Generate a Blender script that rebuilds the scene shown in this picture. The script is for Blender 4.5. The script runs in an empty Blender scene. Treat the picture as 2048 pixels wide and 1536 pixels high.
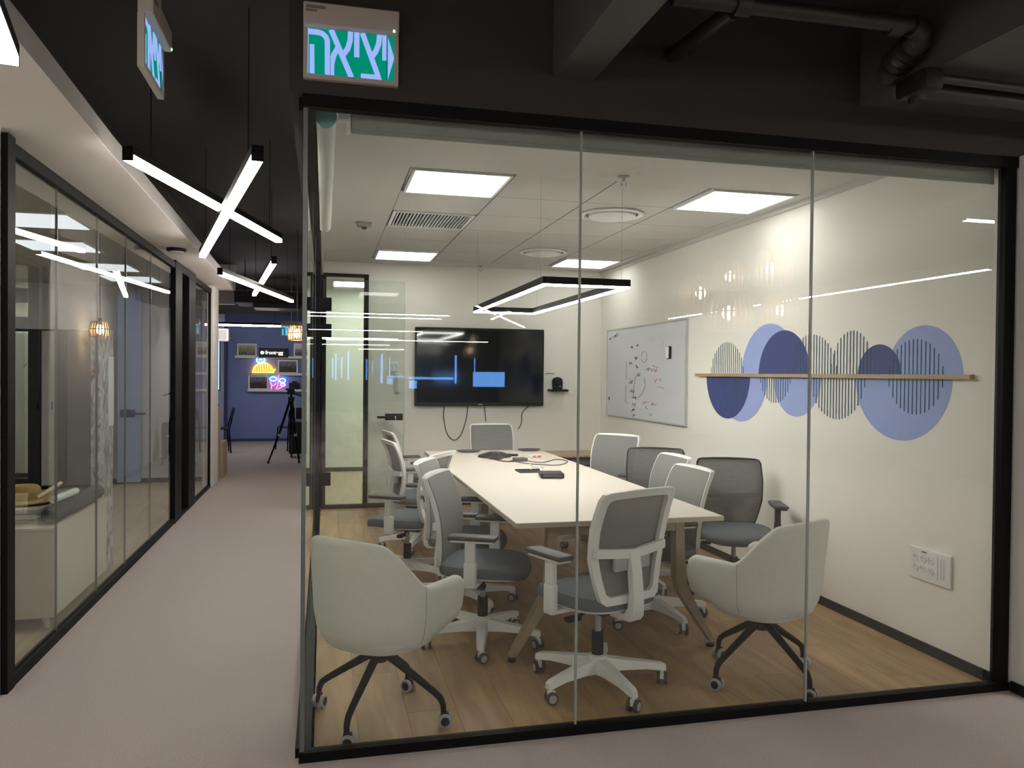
import bpy, bmesh, math, random
from mathutils import Vector, Matrix
random.seed(7)
SC = bpy.context.scene
COL = SC.collection
PI = math.pi

# ---------------------------------------------------------------- camera, world, exposure
FPX = 1565.0
cam_d = bpy.data.cameras.new('camera')
cam = bpy.data.objects.new('camera', cam_d)
COL.objects.link(cam)
SC.camera = cam
cam_d.sensor_fit = 'HORIZONTAL'
cam_d.sensor_width = 36.0
cam_d.lens = 36.0 * FPX / 2048.0
cam_d.clip_start = 0.02
cam_d.clip_end = 200
cam.matrix_world = Matrix(((0.97229072, -0.00618636, -0.23369315, 0.0),
                           (-0.23358196, 0.01490949, -0.9722228, 0.0),
                           (0.00949876, 0.99986971, 0.01305133, 1.5),
                           (0, 0, 0, 1)))
world = bpy.data.worlds.new('world')
SC.world = world
world.use_nodes = True
world.node_tree.nodes['Background'].inputs[0].default_value = (0.55, 0.6, 0.7, 1)
world.node_tree.nodes['Background'].inputs[1].default_value = 0.05
SC.view_settings.view_transform = 'Standard'
SC.view_settings.look = 'None'
SC.view_settings.gamma = 1.0
SC.view_settings.use_curve_mapping = False
SC.view_settings.exposure = 1.53
SC.cycles.transparent_max_bounces = 20
SC.cycles.max_bounces = 5
SC.cycles.diffuse_bounces = 3
SC.cycles.glossy_bounces = 3
SC.cycles.transmission_bounces = 2
SC.cycles.use_adaptive_sampling = True
SC.cycles.adaptive_threshold = 0.1
SC.cycles.adaptive_min_samples = 16
SC.cycles.caustics_reflective = False
SC.cycles.caustics_refractive = False
L_PANEL = 2.1     # ceiling panels, radiance
L_BAR = 6.3       # corridor light bars
L_PEND = 26.0      # pendant ring

# ---------------------------------------------------------------- materials
MATS = {}
def mat(name, col, rough=0.6, metal=0.0, noise=None, bump=None, spec=0.5, emit=None, coat=0.0, sheen=0.0):
    """Procedural principled material. noise=(scale, amount): colour mottling; bump=(scale, strength)."""
    m = bpy.data.materials.new(name)
    m.use_nodes = True
    nt = m.node_tree
    b = nt.nodes['Principled BSDF']
    c = (col[0], col[1], col[2], 1)
    b.inputs['Base Color'].default_value = c
    b.inputs['Roughness'].default_value = rough
    b.inputs['Metallic'].default_value = metal
    b.inputs['Specular IOR Level'].default_value = spec
    b.inputs['Coat Weight'].default_value = coat
    b.inputs['Sheen Weight'].default_value = sheen
    if noise or bump:
        tc = nt.nodes.new('ShaderNodeTexCoord')
    if noise:
        n = nt.nodes.new('ShaderNodeTexNoise')
        n.inputs['Scale'].default_value = noise[0]
        n.inputs['Detail'].default_value = 4
        nt.links.new(tc.outputs['Object'], n.inputs['Vector'])
        r = nt.nodes.new('ShaderNodeMix'); r.data_type = 'RGBA'
        k = noise[1]
        r.inputs[6].default_value = (col[0]*(1-k), col[1]*(1-k), col[2]*(1-k), 1)
        r.inputs[7].default_value = (min(1, col[0]*(1+k)), min(1, col[1]*(1+k)), min(1, col[2]*(1+k)), 1)
        nt.links.new(n.outputs['Fac'], r.inputs[0])
        nt.links.new(r.outputs[2], b.inputs['Base Color'])
    if bump:
        n2 = nt.nodes.new('ShaderNodeTexNoise')
        n2.inputs['Scale'].default_value = bump[0]
        nt.links.new(tc.outputs['Object'], n2.inputs['Vector'])
        bp = nt.nodes.new('ShaderNodeBump')
        bp.inputs['Strength'].default_value = bump[1]
        bp.inputs['Distance'].default_value = 0.01
        nt.links.new(n2.outputs['Fac'], bp.inputs['Height'])
        nt.links.new(bp.outputs['Normal'], b.inputs['Normal'])
    if emit:
        b.inputs['Emission Color'].default_value = (emit[0], emit[1], emit[2], 1)
        b.inputs['Emission Strength'].default_value = emit[3]
    MATS[name] = m
    return m

def emat(name, col, s):
    m = bpy.data.materials.new(name); m.use_nodes = True
    nt = m.node_tree; nt.nodes.clear()
    e = nt.nodes.new('ShaderNodeEmission'); o = nt.nodes.new('ShaderNodeOutputMaterial')
    e.inputs[0].default_value = (*col, 1); e.inputs[1].default_value = s
    nt.links.new(e.outputs[0], o.inputs[0])
    MATS[name] = m
    return m

def glass_mat(name, tint, f0=0.075):
    """Architectural pane: straight transmission with a tint plus Fresnel mirror reflection on the outer faces."""
    m = bpy.data.materials.new(name); m.use_nodes = True
    nt = m.node_tree; nt.nodes.clear()
    N = nt.nodes.new; Lk = nt.links.new
    out = N('ShaderNodeOutputMaterial'); mix = N('ShaderNodeMixShader')
    tr = N('ShaderNodeBsdfTransparent'); gl = N('ShaderNodeBsdfGlossy')
    tr.inputs[0].default_value = (*tint, 1)
    gl.inputs['Roughness'].default_value = 0.0
    gl.inputs[0].default_value = (1, 1, 1, 1)
    lw = N('ShaderNodeLayerWeight'); lw.inputs[0].default_value = 0.5
    p = N('ShaderNodeMath'); p.operation = 'POWER'; p.inputs[1].default_value = 5.0
    Lk(lw.outputs['Facing'], p.inputs[0])
    a = N('ShaderNodeMath'); a.operation = 'MULTIPLY_ADD'; a.inputs[1].default_value = 1 - f0; a.inputs[2].default_value = f0
    Lk(p.outputs[0], a.inputs[0])
    g = N('ShaderNodeNewGeometry')
    s = N('ShaderNodeMath'); s.operation = 'SUBTRACT'; s.inputs[0].default_value = 1.0
    Lk(g.outputs['Backfacing'], s.inputs[1])
    q = N('ShaderNodeMath'); q.operation = 'MULTIPLY'
    Lk(a.outputs[0], q.inputs[0]); Lk(s.outputs[0], q.inputs[1])
    Lk(q.outputs[0], mix.inputs[0]); Lk(tr.outputs[0], mix.inputs[1]); Lk(gl.outputs[0], mix.inputs[2])
    Lk(mix.outputs[0], out.inputs[0])
    MATS[name] = m
    return m

def wood_mat(name, c1, c2, axis='Y', rough=0.45, scale=1.0, rnd=0.25):
    m = bpy.data.materials.new(name); m.use_nodes = True
    nt = m.node_tree; b = nt.nodes['Principled BSDF']; N = nt.nodes.new; Lk = nt.links.new
    b.inputs['Roughness'].default_value = rough
    tc = N('ShaderNodeTexCoord'); mp = N('ShaderNodeMapping'); oi = N('ShaderNodeObjectInfo')
    st = 0.12
    mp.inputs['Scale'].default_value = (1, st, 1) if axis == 'Y' else (st, 1, 1)
    ad = N('ShaderNodeVectorMath'); ad.operation = 'ADD'
    sc = N('ShaderNodeVectorMath'); sc.operation = 'SCALE'; sc.inputs['Scale'].default_value = 9.0
    cb = N('ShaderNodeCombineXYZ')
    for i in range(3): Lk(oi.outputs['Random'], cb.inputs[i])
    Lk(cb.outputs[0], sc.inputs[0])
    Lk(tc.outputs['Object'], ad.inputs[0]); Lk(sc.outputs[0], ad.inputs[1]); Lk(ad.outputs[0], mp.inputs[0])
    n = N('ShaderNodeTexNoise'); n.inputs['Scale'].default_value = 14*scale; n.inputs['Detail'].default_value = 6
    n.inputs['Distortion'].default_value = 0.6
    Lk(mp.outputs[0], n.inputs['Vector'])
    cr = N('ShaderNodeValToRGB')
    cr.color_ramp.elements[0].position = 0.3; cr.color_ramp.elements[0].color = (*c1, 1)
    cr.color_ramp.elements[1].position = 0.72; cr.color_ramp.elements[1].color = (*c2, 1)
    Lk(n.outputs['Fac'], cr.inputs[0])
    hs = N('ShaderNodeHueSaturation')
    mr = N('ShaderNodeMapRange'); mr.inputs[3].default_value = 1 - rnd; mr.inputs[4].default_value = 1 + rnd
    Lk(oi.outputs['Random'], mr.inputs[0]); Lk(mr.outputs[0], hs.inputs['Value']); Lk(cr.outputs[0], hs.inputs['Color'])
    Lk(hs.outputs[0], b.inputs['Base Color'])
    MATS[name] = m
    return m

def mesh_fabric(name, col, alpha=0.16):
    """Woven chair mesh: cloth with fine horizontal ribs, slightly see-through."""
    m = bpy.data.materials.new(name); m.use_nodes = True
    nt = m.node_tree; b = nt.nodes['Principled BSDF']; N = nt.nodes.new; Lk = nt.links.new
    b.inputs['Roughness'].default_value = 0.85
    tc = N('ShaderNodeTexCoord'); wv = N('ShaderNodeTexWave'); wv.bands_direction = 'Z'
    wv.inputs['Scale'].default_value = 55; wv.inputs['Distortion'].default_value = 2.5; wv.inputs['Detail'].default_value = 2
    Lk(tc.outputs['Object'], wv.inputs['Vector'])
    mx = N('ShaderNodeMix'); mx.data_type = 'RGBA'
    mx.inputs[6].default_value = (col[0]*.8, col[1]*.8, col[2]*.8, 1)
    mx.inputs[7].default_value = (col[0]*1.15, col[1]*1.15, col[2]*1.15, 1)
    Lk(wv.outputs['Fac'], mx.inputs[0]); Lk(mx.outputs[2], b.inputs['Base Color'])
    al = N('ShaderNodeMapRange'); al.inputs[3].default_value = 1 - alpha*2; al.inputs[4].default_value = 1.0
    Lk(wv.outputs['Fac'], al.inputs[0]); Lk(al.outputs[0], b.inputs['Alpha'])
    MATS[name] = m
    return m

mat('wall_paint', (0.84, 0.82, 0.765), 0.75, bump=(220, 0.05))
mat('wall_white', (0.80, 0.78, 0.76), 0.75, bump=(220, 0.05))
mat('ceiling_white', (0.60, 0.59, 0.565), 0.85, bump=(160, 0.05))
mat('tile_white', (0.58, 0.57, 0.545), 0.9, noise=(90, 0.04))
mat('grid_dark', (0.16, 0.16, 0.155), 0.6)
mat('dark_ceiling', (0.020, 0.0165, 0.0145), 0.8, noise=(3, 0.15))
mat('dark_brown', (0.026, 0.021, 0.018), 0.75, noise=(4, 0.1))
mat('duct_grey', (0.06, 0.056, 0.053), 0.6, noise=(5, 0.1))
mat('pipe_dark', (0.028, 0.027, 0.026), 0.45, metal=0.3)
mat('black_metal', (0.006, 0.006, 0.0065), 0.5, spec=0.1)
mat('black_plastic', (0.011, 0.011, 0.012), 0.5, spec=0.3)
mat('soffit_white', (0.80, 0.745, 0.71), 0.85, bump=(200, 0.05))
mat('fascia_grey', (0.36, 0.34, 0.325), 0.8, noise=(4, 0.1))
mat('carpet', (0.44, 0.39, 0.37), 0.95, noise=(150, 0.32), bump=(400, 0.25), spec=0.1)
mat('white_plastic', (0.82, 0.82, 0.82), 0.42)
mat('grey_plastic', (0.42, 0.42, 0.43), 0.45)
mat('dark_grey', (0.07, 0.07, 0.073), 0.6)
mat('chrome', (0.6, 0.6, 0.6), 0.25, metal=1.0)
mat('seat_fabric', (0.135, 0.152, 0.165), 0.95, noise=(180, 0.18), bump=(500, 0.2), spec=0.15)
mat('tub_fabric', (0.73, 0.73, 0.69), 0.95, noise=(160, 0.10), bump=(420, 0.3), spec=0.15, sheen=0.15)
mesh_fabric('mesh_grey', (0.25, 0.25, 0.242))
mesh_fabric('mesh_dark', (0.15, 0.145, 0.14), alpha=0.22)
mat('table_laminate', (0.72, 0.655, 0.575), 0.4, noise=(40, 0.02))
mat('table_edge', (0.50, 0.44, 0.35), 0.55)
wood_mat('leg_wood', (0.30, 0.235, 0.165), (0.40, 0.32, 0.235), axis='X', rnd=0.05)
wood_mat('oak', (0.30, 0.185, 0.085), (0.47, 0.315, 0.16), axis='Y', rough=0.5, rnd=0.10)
wood_mat('oak_pale', (0.40, 0.32, 0.21), (0.55, 0.45, 0.31), axis='Y', rnd=0.05)
wood_mat('rail_wood', (0.36, 0.25, 0.14), (0.50, 0.37, 0.23), axis='Y', rnd=0.02)
mat('screen', (0.008, 0.009, 0.011), 0.06, spec=0.4)
mat('whiteboard', (0.66, 0.68, 0.74), 0.25, noise=(3, 0.05))
mat('silver', (0.6, 0.61, 0.63), 0.35, metal=0.7)
mat('marker_dark', (0.05, 0.05, 0.08), 0.6)
mat('marker_red', (0.62, 0.20, 0.22), 0.6)
mat('mural_dark', (0.045, 0.06, 0.22), 0.7, noise=(6, 0.1))
mat('mural_light', (0.33, 0.41, 0.75), 0.7, noise=(6, 0.05))
mat('mural_line', (0.03, 0.10, 0.17), 0.7)
mat('blind_fabric', (0.34, 0.35, 0.335), 0.8, noise=(30, 0.05))
mat('blind_white', (0.62, 0.62, 0.60), 0.7)
mat('blind_cap', (0.22, 0.42, 0.46), 0.5)
glass_mat('glass_front', (0.95, 0.965, 0.95))
glass_mat('glass_side', (0.93, 0.955, 0.94))
glass_mat('glass_left', (0.93, 0.95, 0.945), 0.06)
mat('glass_edge', (0.42, 0.46, 0.44), 0.25, spec=0.8)
mat('glass_edge_dark', (0.13, 0.15, 0.145), 0.3)
emat('panel_light', (1.0, 0.965, 0.91), L_PANEL)
emat('panel_dim', (0.95, 0.98, 1.0), 0.42)
emat('pendant_light', (1.0, 0.96, 0.90), L_PEND)
emat('bar_light', (1.0, 0.93, 0.84), L_BAR)
emat('rear_light', (1.0, 0.95, 0.88), 50.0)
emat('bar_bright', (1.0, 0.96, 0.92), 24.0)
emat('panel_next', (1.0, 0.98, 0.90), 7.0)
emat('sky_pane', (0.16, 0.42, 1.0), 3.0)
emat('sign_green', (0.0, 0.088, 0.056), 1.0)
emat('sign_white', (0.115, 0.165, 0.325), 1.0)
emat('led_green', (0.3, 1.0, 0.3), 1.5)
mat('sign_case', (0.42, 0.38, 0.345), 0.5)
mat('sign_slot', (0.16, 0.14, 0.13), 0.6)
mat('blue_wall', (0.20, 0.25, 0.52), 0.8, noise=(4, 0.08))
mat('door_blue', (0.50, 0.62, 0.92), 0.5)
mat('blue_dark', (0.05, 0.065, 0.17), 0.7)
mat('blue_pale', (0.42, 0.50, 0.72), 0.6)
emat('neon_orange', (1.0, 0.42, 0.02), 3.0)
emat('neon_blue', (0.15, 0.6, 1.0), 3.0)
emat('neon_red', (1.0, 0.08, 0.22), 2.6)
emat('neon_violet', (0.6, 0.2, 1.0), 2.4)
emat('bulb', (1.0, 0.78, 0.48), 24.0)
emat('screen_blue', (0.18, 0.35, 1.0), 1.2)
wood_mat('basket', (0.36, 0.23, 0.11), (0.55, 0.37, 0.2), axis='X', rnd=0.05)
def photo_mat(name, stops, scale):
    m = bpy.data.materials.new(name); m.use_nodes = True
    nt = m.node_tree; b = nt.nodes['Principled BSDF']; N = nt.nodes.new; Lk = nt.links.new
    b.inputs['Roughness'].default_value = 0.4
    tc = N('ShaderNodeTexCoord'); sp = N('ShaderNodeSeparateXYZ'); Lk(tc.outputs['Generated'], sp.inputs[0])
    n = N('ShaderNodeTexNoise'); n.inputs['Scale'].default_value = scale; n.inputs['Detail'].default_value = 5; Lk(tc.outputs['Generated'], n.inputs['Vector'])
    a = N('ShaderNodeMath'); a.operation = 'MULTIPLY_ADD'; a.inputs[1].default_value = 0.9; Lk(n.outputs['Fac'], a.inputs[0])
    b2 = N('ShaderNodeMath'); b2.operation = 'MULTIPLY_ADD'; b2.inputs[1].default_value = 0.75; b2.inputs[2].default_value = -0.35; Lk(sp.outputs['Z'], b2.inputs[0]); Lk(b2.outputs[0], a.inputs[2])
    cr = N('ShaderNodeValToRGB'); e = cr.color_ramp.elements
    e[0].position = stops[0][0]; e[0].color = (*stops[0][1], 1); e[1].position = stops[-1][0]; e[1].color = (*stops[-1][1], 1)
    for p, c in stops[1:-1]: e.new(p).color = (*c, 1)
    Lk(a.outputs[0], cr.inputs[0]); Lk(cr.outputs[0], b.inputs['Base Color'])
    MATS[name] = m
photo_mat('photo_print', [(0.18, (0.03, 0.03, 0.05)), (0.36, (0.20, 0.17, 0.16)), (0.5, (0.16, 0.17, 0.05)), (0.66, (0.42, 0.36, 0.16)), (0.9, (0.5, 0.5, 0.45))], 6)
photo_mat('photo_print_dark', [(0.2, (0.012, 0.01, 0.012)), (0.45, (0.05, 0.03, 0.025)), (0.65, (0.10, 0.10, 0.16)), (0.9, (0.2, 0.22, 0.30))], 4)
photo_mat('photo_print_grey', [(0.3, (0.04, 0.04, 0.04)), (0.5, (0.3, 0.3, 0.3)), (0.62, (0.7, 0.7, 0.7)), (0.9, (0.8, 0.8, 0.8))], 8)
emat('sign_letters', (1.0, 1.0, 1.0), 0.38)
mat('white_paper', (0.78, 0.78, 0.77), 0.7)
mat('cabinet_cream', (0.62, 0.57, 0.47), 0.6)
mat('straw', (0.42, 0.27, 0.10), 0.8, noise=(120, 0.25))
mat('straw_light', (0.62, 0.50, 0.30), 0.8, noise=(80, 0.15))
mat('magazine', (0.50, 0.46, 0.42), 0.6, noise=(35, 0.6))
mat('locker_dark', (0.012, 0.014, 0.015), 0.5)
mat('locker_mid', (0.10, 0.105, 0.10), 0.55)
mat('locker_light', (0.50, 0.50, 0.47), 0.6)
mat('cardboard', (0.44, 0.36, 0.25), 0.8, noise=(20, 0.1))
mat('beige_wall', (0.80, 0.82, 0.72), 0.8)
mat('bolster', (0.075, 0.075, 0.078), 0.9, noise=(60, 0.2))
mat('monitor_grey', (0.10, 0.105, 0.11), 0.4)
mat('desk_white', (0.6, 0.6, 0.58), 0.5)

def wallpaper_mat():
    m = bpy.data.materials.new('patterned_paper'); m.use_nodes = True
    nt = m.node_tree; b = nt.nodes['Principled BSDF']; N = nt.nodes.new; Lk = nt.links.new
    b.inputs['Roughness'].default_value = 0.8
    tc = N('ShaderNodeTexCoord'); mp = N('ShaderNodeMapping'); mp.inputs['Scale'].default_value = (7, 7, 3.5)
    Lk(tc.outputs['Object'], mp.inputs[0])
    n = N('ShaderNodeTexNoise'); n.inputs['Scale'].default_value = 2.2; n.inputs['Detail'].default_value = 7; n.inputs['Distortion'].default_value = 1.6
    Lk(mp.outputs[0], n.inputs['Vector'])
    cr = N('ShaderNodeValToRGB'); e = cr.color_ramp.elements
    e[0].position = 0.33; e[0].color = (0.05, 0.045, 0.05, 1)
    e[1].position = 0.62; e[1].color = (0.62, 0.63, 0.62, 1)
    k = e.new(0.46); k.color = (0.30, 0.31, 0.32, 1)
    k = e.new(0.39); k.color = (0.30, 0.14, 0.10, 1)
    Lk(n.outputs['Fac'], cr.inputs[0]); Lk(cr.outputs[0], b.inputs['Base Color'])
    MATS['patterned_paper'] = m
wallpaper_mat()

# ---------------------------------------------------------------- mesh builder
class MB:
    def __init__(s):
        s.v = []; s.f = []; s.m = []; s.slots = []; s.cur = 0
    def use(s, name):
        if name not in s.slots: s.slots.append(name)
        s.cur = s.slots.index(name); return s
    def add(s, verts, faces):
        o = len(s.v)
        s.v += [tuple(p) for p in verts]
        for f in faces:
            s.f.append(tuple(i+o for i in f)); s.m.append(s.cur)
        return s
    def box(s, x0, x1, y0, y1, z0, z1, M=None):
        vs = [Vector((x, y, z)) for z in (z0, z1) for y in (y0, y1) for x in (x0, x1)]
        if M is not None: vs = [M @ p for p in vs]
        return s.add(vs, [(0, 2, 3, 1), (4, 5, 7, 6), (0, 1, 5, 4), (2, 6, 7, 3), (0, 4, 6, 2), (1, 3, 7, 5)])
    def rbox(s, x0, x1, y0, y1, z0, z1, r=0.01, seg=2, M=None):
        bm = bmesh.new()
        bmesh.ops.create_cube(bm, size=1)
        for p in bm.verts:
            p.co = Vector(((x0+x1)/2+p.co.x*(x1-x0), (y0+y1)/2+p.co.y*(y1-y0), (z0+z1)/2+p.co.z*(z1-z0)))
        bmesh.ops.bevel(bm, geom=list(bm.edges), offset=r, segments=seg, affect='EDGES', profile=0.5)
        return s.take(bm, M)
    def take(s, bm, M=None):
        bm.verts.index_update()
        vs = [(M @ p.co) if M is not None else p.co.copy() for p in bm.verts]
        fs = [tuple(v.index for v in f.verts) for f in bm.faces]
        bm.free()
        return s.add(vs, fs)
    def cyl(s, p0, p1, r0, r1=None, n=16):
        if r1 is None: r1 = r0
        p0 = Vector(p0); p1 = Vector(p1); d = (p1-p0).normalized()
        a = d.orthogonal().normalized(); b = d.cross(a)
        vs = []
        for p, r in ((p0, r0), (p1, r1)):
            for i in range(n):
                t = 2*PI*i/n; vs.append(p + a*r*math.cos(t) + b*r*math.sin(t))
        fs = [(i, (i+1) % n, n+(i+1) % n, n+i) for i in range(n)]
        fs += [tuple(range(n-1, -1, -1)), tuple(range(n, 2*n))]
        return s.add(vs, fs)
    def tube(s, pts, r, n=8, closed=False):
        pts = [Vector(p) for p in pts]; N = len(pts)
        rs = r if isinstance(r, (list, tuple)) else [r]*N
        vs = []; up = None
        for i, p in enumerate(pts):
            if closed: d = pts[(i+1) % N]-pts[i-1]
            else: d = pts[min(i+1, N-1)]-pts[max(i-1, 0)]
            d.normalize()
            if up is None: a = d.orthogonal().normalized()
            else:
                a = up - d*up.dot(d)
                a = a.normalized() if a.length > 1e-6 else d.orthogonal().normalized()
            up = a; b = d.cross(a)
            for k in range(n):
                t = 2*PI*k/n; vs.append(p + a*rs[i]*math.cos(t) + b*rs[i]*math.sin(t))
        fs = []
        for i in range(N if closed else N-1):
            j = (i+1) % N
            for k in range(n):
                fs.append((i*n+k, i*n+(k+1) % n, j*n+(k+1) % n, j*n+k))
        if not closed:
            fs += [tuple(range(n-1, -1, -1)), tuple((N-1)*n+k for k in range(n))]
        return s.add(vs, fs)
    def lathe(s, prof, c=(0, 0, 0), n=24, M=None):
        c = Vector(c); vs = []
        for r, z in prof:
            for i in range(n):
                t = 2*PI*i/n; p = Vector((r*math.cos(t), r*math.sin(t), z))
                vs.append((M @ p if M is not None else p)+c)
        fs = []
        for k in range(len(prof)-1):
            for i in range(n):
                fs.append((k*n+i, k*n+(i+1) % n, (k+1)*n+(i+1) % n, (k+1)*n+i))
        fs += [tuple(range(n-1, -1, -1)), tuple((len(prof)-1)*n+i for i in range(n))]
        return s.add(vs, fs)
    def prism(s, poly, fn, h):
        """poly: 2D points; fn(u,v,w)->xyz ; w in (0,h)."""
        n = len(poly)
        vs = [fn(u, v, 0) for u, v in poly]+[fn(u, v, h) for u, v in poly]
        fs = [tuple(range(n-1, -1, -1)), tuple(range(n, 2*n))]
        fs += [(i, (i+1) % n, n+(i+1) % n, n+i) for i in range(n)]
        return s.add(vs, fs)
    def bar(s, p0, p1, w, h):
        """box beam between two points, w across (horizontal), h along up."""
        p0 = Vector(p0); p1 = Vector(p1); d = (p1-p0).normalized()
        side = d.cross(Vector((0, 0, 1)))
        side = side.normalized() if side.length > 1e-4 else Vector((1, 0, 0))
        up = side.cross(d)
        vs = [p + side*a*w/2 + up*b*h/2 for p in (p0, p1) for a, b in ((-1, -1), (1, -1), (1, 1), (-1, 1))]
        return s.add(vs, [(3, 2, 1, 0), (4, 5, 6, 7), (0, 1, 5, 4), (1, 2, 6, 5), (2, 3, 7, 6), (3, 0, 4, 7)])
    def mesh(s, name, smooth=False, fix=True):
        me = bpy.data.meshes.new(name)
        me.from_pydata(s.v, [], s.f)
        for k in s.slots: me.materials.append(MATS[k])
        for p, mi in zip(me.polygons, s.m): p.material_index = mi
        if fix:
            bm = bmesh.new(); bm.from_mesh(me)
            bmesh.ops.recalc_face_normals(bm, faces=bm.faces)
            bm.to_mesh(me); bm.free()
        if smooth:
            for p in me.polygons: p.use_smooth = True
            me.set_sharp_from_angle(angle=math.radians(42))
        me.update()
        return me
    def build(s, name, parent=None, smooth=False, loc=None):
        o = bpy.data.objects.new(name, s.mesh(name, smooth))
        COL.objects.link(o)
        if parent is not None: o.parent = parent
        if loc is not None: o.location = loc
        return o

def B(m): return MB().use(m)

def tag(o, label=None, cat=None, group=None, kind=None):
    if label: o['label'] = label
    if cat: o['category'] = cat
    if group: o['group'] = group
    if kind: o['kind'] = kind
    return o
def thing(name, label, cat, loc=(0, 0, 0), rz=0.0, group=None, kind=None):
    o = bpy.data.objects.new(name, None)
    o.empty_display_size = 0.1
    COL.objects.link(o)
    o.location = loc; o.rotation_euler = (0, 0, rz)
    return tag(o, label, cat, group, kind)
def inst(name, me, parent, loc=(0, 0, 0), rz=0.0):
    o = bpy.data.objects.new(name, me); COL.objects.link(o)
    o.parent = parent; o.location = loc; o.rotation_euler = (0, 0, rz)
    return o
def copy_tree(o, parent=None):
    c = o.copy(); COL.objects.link(c)
    c.parent = parent
    for ch in o.children: copy_tree(ch, c)
    return c
def struct(o, label, cat): return tag(o, label, cat, kind='structure')

# ================================================================= THE SETTING
XL, XR, YF, YB, ZC, ZT = -0.07, 3.2, 3.10, 8.80, 2.71, 2.555
ZD = 3.25      # dark ceiling

# ---- floors
fl = MB().use('carpet')
for x0, x1, y0, y1 in ((-9, 9.5, -24, 3.10), (-1.44, -0.03, 3.10, 18.2), (-6, -1.44, 11.42, 18.2), (-9, -1.44, 3.10, 4.0),
                       (3.2, 9.5, 3.10, 4.0)):
    fl.box(x0, x1, y0, y1, -0.06, 0.0)
struct(fl.build('floor'), 'pinkish grey carpet covering the corridor and the foreground', 'floor')

wf = thing('floor_boards', 'oak plank floor inside the glass meeting room', 'floor', kind='structure')
sub = B('dark_grey'); sub.box(XL-0.02, XR, YF, YB, -0.06, -0.012); sub.build('underlay', wf)
pw, pl = 0.218, 1.32
plank_me = B('oak').box(-pw/2+0.0008, pw/2-0.0008, -pl/2+0.001, pl/2-0.001, -0.012, 0).mesh('plank')
nx = 15
for i in range(nx):
    y = YF - (0.37*i % 1.0)*pl
    while y < YB:
        y0 = max(y, YF); y1 = min(y+pl, YB)
        if y1-y0 > 0.05:
            if y1-y0 > pl-0.01:
                inst('plank', plank_me, wf, (XL+pw*(i+.5), (y0+y1)/2, 0))
            else:
                h = (y1-y0)/2
                o = B('oak').box(-pw/2+0.0008, pw/2-0.0008, -h+0.001, h-0.001, -0.012, 0).build('plank', wf)
                o.location = (XL+pw*(i+.5), (y0+y1)/2, 0)
        y += pl
o = B('oak_pale').box(-6, -1.47, 4.0, 11.42, -0.06, 0.0).build('floor_left_room')
struct(o, 'pale wooden floor of the room behind the left glass', 'floor')
o = B('oak_pale').box(-0.02, 3.2, YB, 12.1, -0.06, 0.0).build('floor_next_room')
struct(o, 'pale floor seen through the tall narrow pane in the back wall', 'floor')

# ---- dark open ceiling
o = B('dark_ceiling').box(-9, 9.5, -24, 18.4, ZD, ZD+0.1).build('ceiling_dark')
struct(o, 'dark painted open ceiling above the corridor', 'ceiling')

# ---- meeting room walls
wb = thing('wall_back', 'off-white back wall of the meeting room behind the television', 'wall', kind='structure')
m = B('wall_paint'); m.box(0.47, XR+0.15, YB, YB+0.12, 0, ZD); m.box(-0.03, 0.47, YB, YB+0.12, 2.58, ZD); m.build('plaster', wb)
m = B('wall_paint').box(XR, XR+0.14, YF+0.0, YB+0.12, 0, ZD).build('wall_right')
struct(m, 'off-white right wall of the meeting room carrying the mural', 'wall')
m = B('wall_white'); m.box(XR+0.02, 9.4, 2.97, YF, 0, 2.56)
struct(m.build('wall_front'), 'white wall end at the right edge of the picture', 'wall')
for nm, lab, bx in (('baseboard_right', 'black baseboard under the mural wall', (XR-0.012, XR, YF+0.05, YB, 0, 0.055)),
                    ('baseboard_back', 'black baseboard under the television wall', (0.47, XR, YB-0.012, YB, 0, 0.05)),
                    ('baseboard_front', 'black baseboard at the white wall end by the right edge', (XR+0.008, 9.4, 2.958, 2.97, 0, 0.05))):
    struct(B('black_plastic').box(*bx).build(nm), lab, 'baseboard')
struct(B('black_plastic').box(XR+0.008, XR+0.02, 2.958, YF-0.03, 0, 0.05).build('baseboard_stub'), 'short black baseboard on the wall stub beside the black post', 'baseboard')

# bulkhead above the glass: dark outside, pale lining inside
m = B('dark_brown'); m.box(-0.135, 9.4, YF-0.02, YF+0.06, ZT, ZD)
struct(m.build('wall_bulkhead'), 'dark brown bulkhead above the front glass', 'wall')
m = B('dark_brown'); m.box(-0.135, -0.03, YF+0.06, YB+0.12, ZT, ZD)
struct(m.build('wall_bulkhead_side'), 'dark bulkhead above the corridor side glass', 'wall')
m = B('ceiling_white'); m.box(-0.03, XR, YF+0.06, YF+0.075, ZT, ZC); m.box(-0.03, -0.015, YF+0.075, YB, ZT, ZC)
struct(m.build('trim_1'), 'pale lining above the meeting room glass', 'trim')

# meeting room ceiling: plasterboard border + lay-in tiles
cl = thing('ceiling', 'white suspended ceiling of the meeting room', 'ceiling', kind='structure')
TX = [0.485, 1.133, 1.78, 2.428, 3.075]
TY = [4.63+0.633*i for i in range(7)]
m = B('ceiling_white')
m.box(-0.03, TX[0], YF+0.06, YB, ZC, ZC+0.05); m.box(TX[-1], XR, YF+0.06, YB, ZC, ZC+0.05)
m.box(TX[0], TX[-1], YF+0.06, TY[0], ZC, ZC+0.05); m.box(TX[0], TX[-1], TY[-1], YB, ZC, ZC+0.05)
m.build('plaster_border', cl)
m = B('grid_dark')
for x in TX: m.box(x-0.010, x+0.010, TY[0], TY[-1], ZC+0.004, ZC+0.02)
for y in TY: m.box(TX[0], TX[-1], y-0.010, y+0.010, ZC+0.005, ZC+0.021)
m.build('tile_grid', cl)
m = B('locker_mid'); m.box(TX[0], TX[-1], TY[0], TY[-1], ZC+0.045, ZC+0.06); m.build('void_cover', cl)
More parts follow.
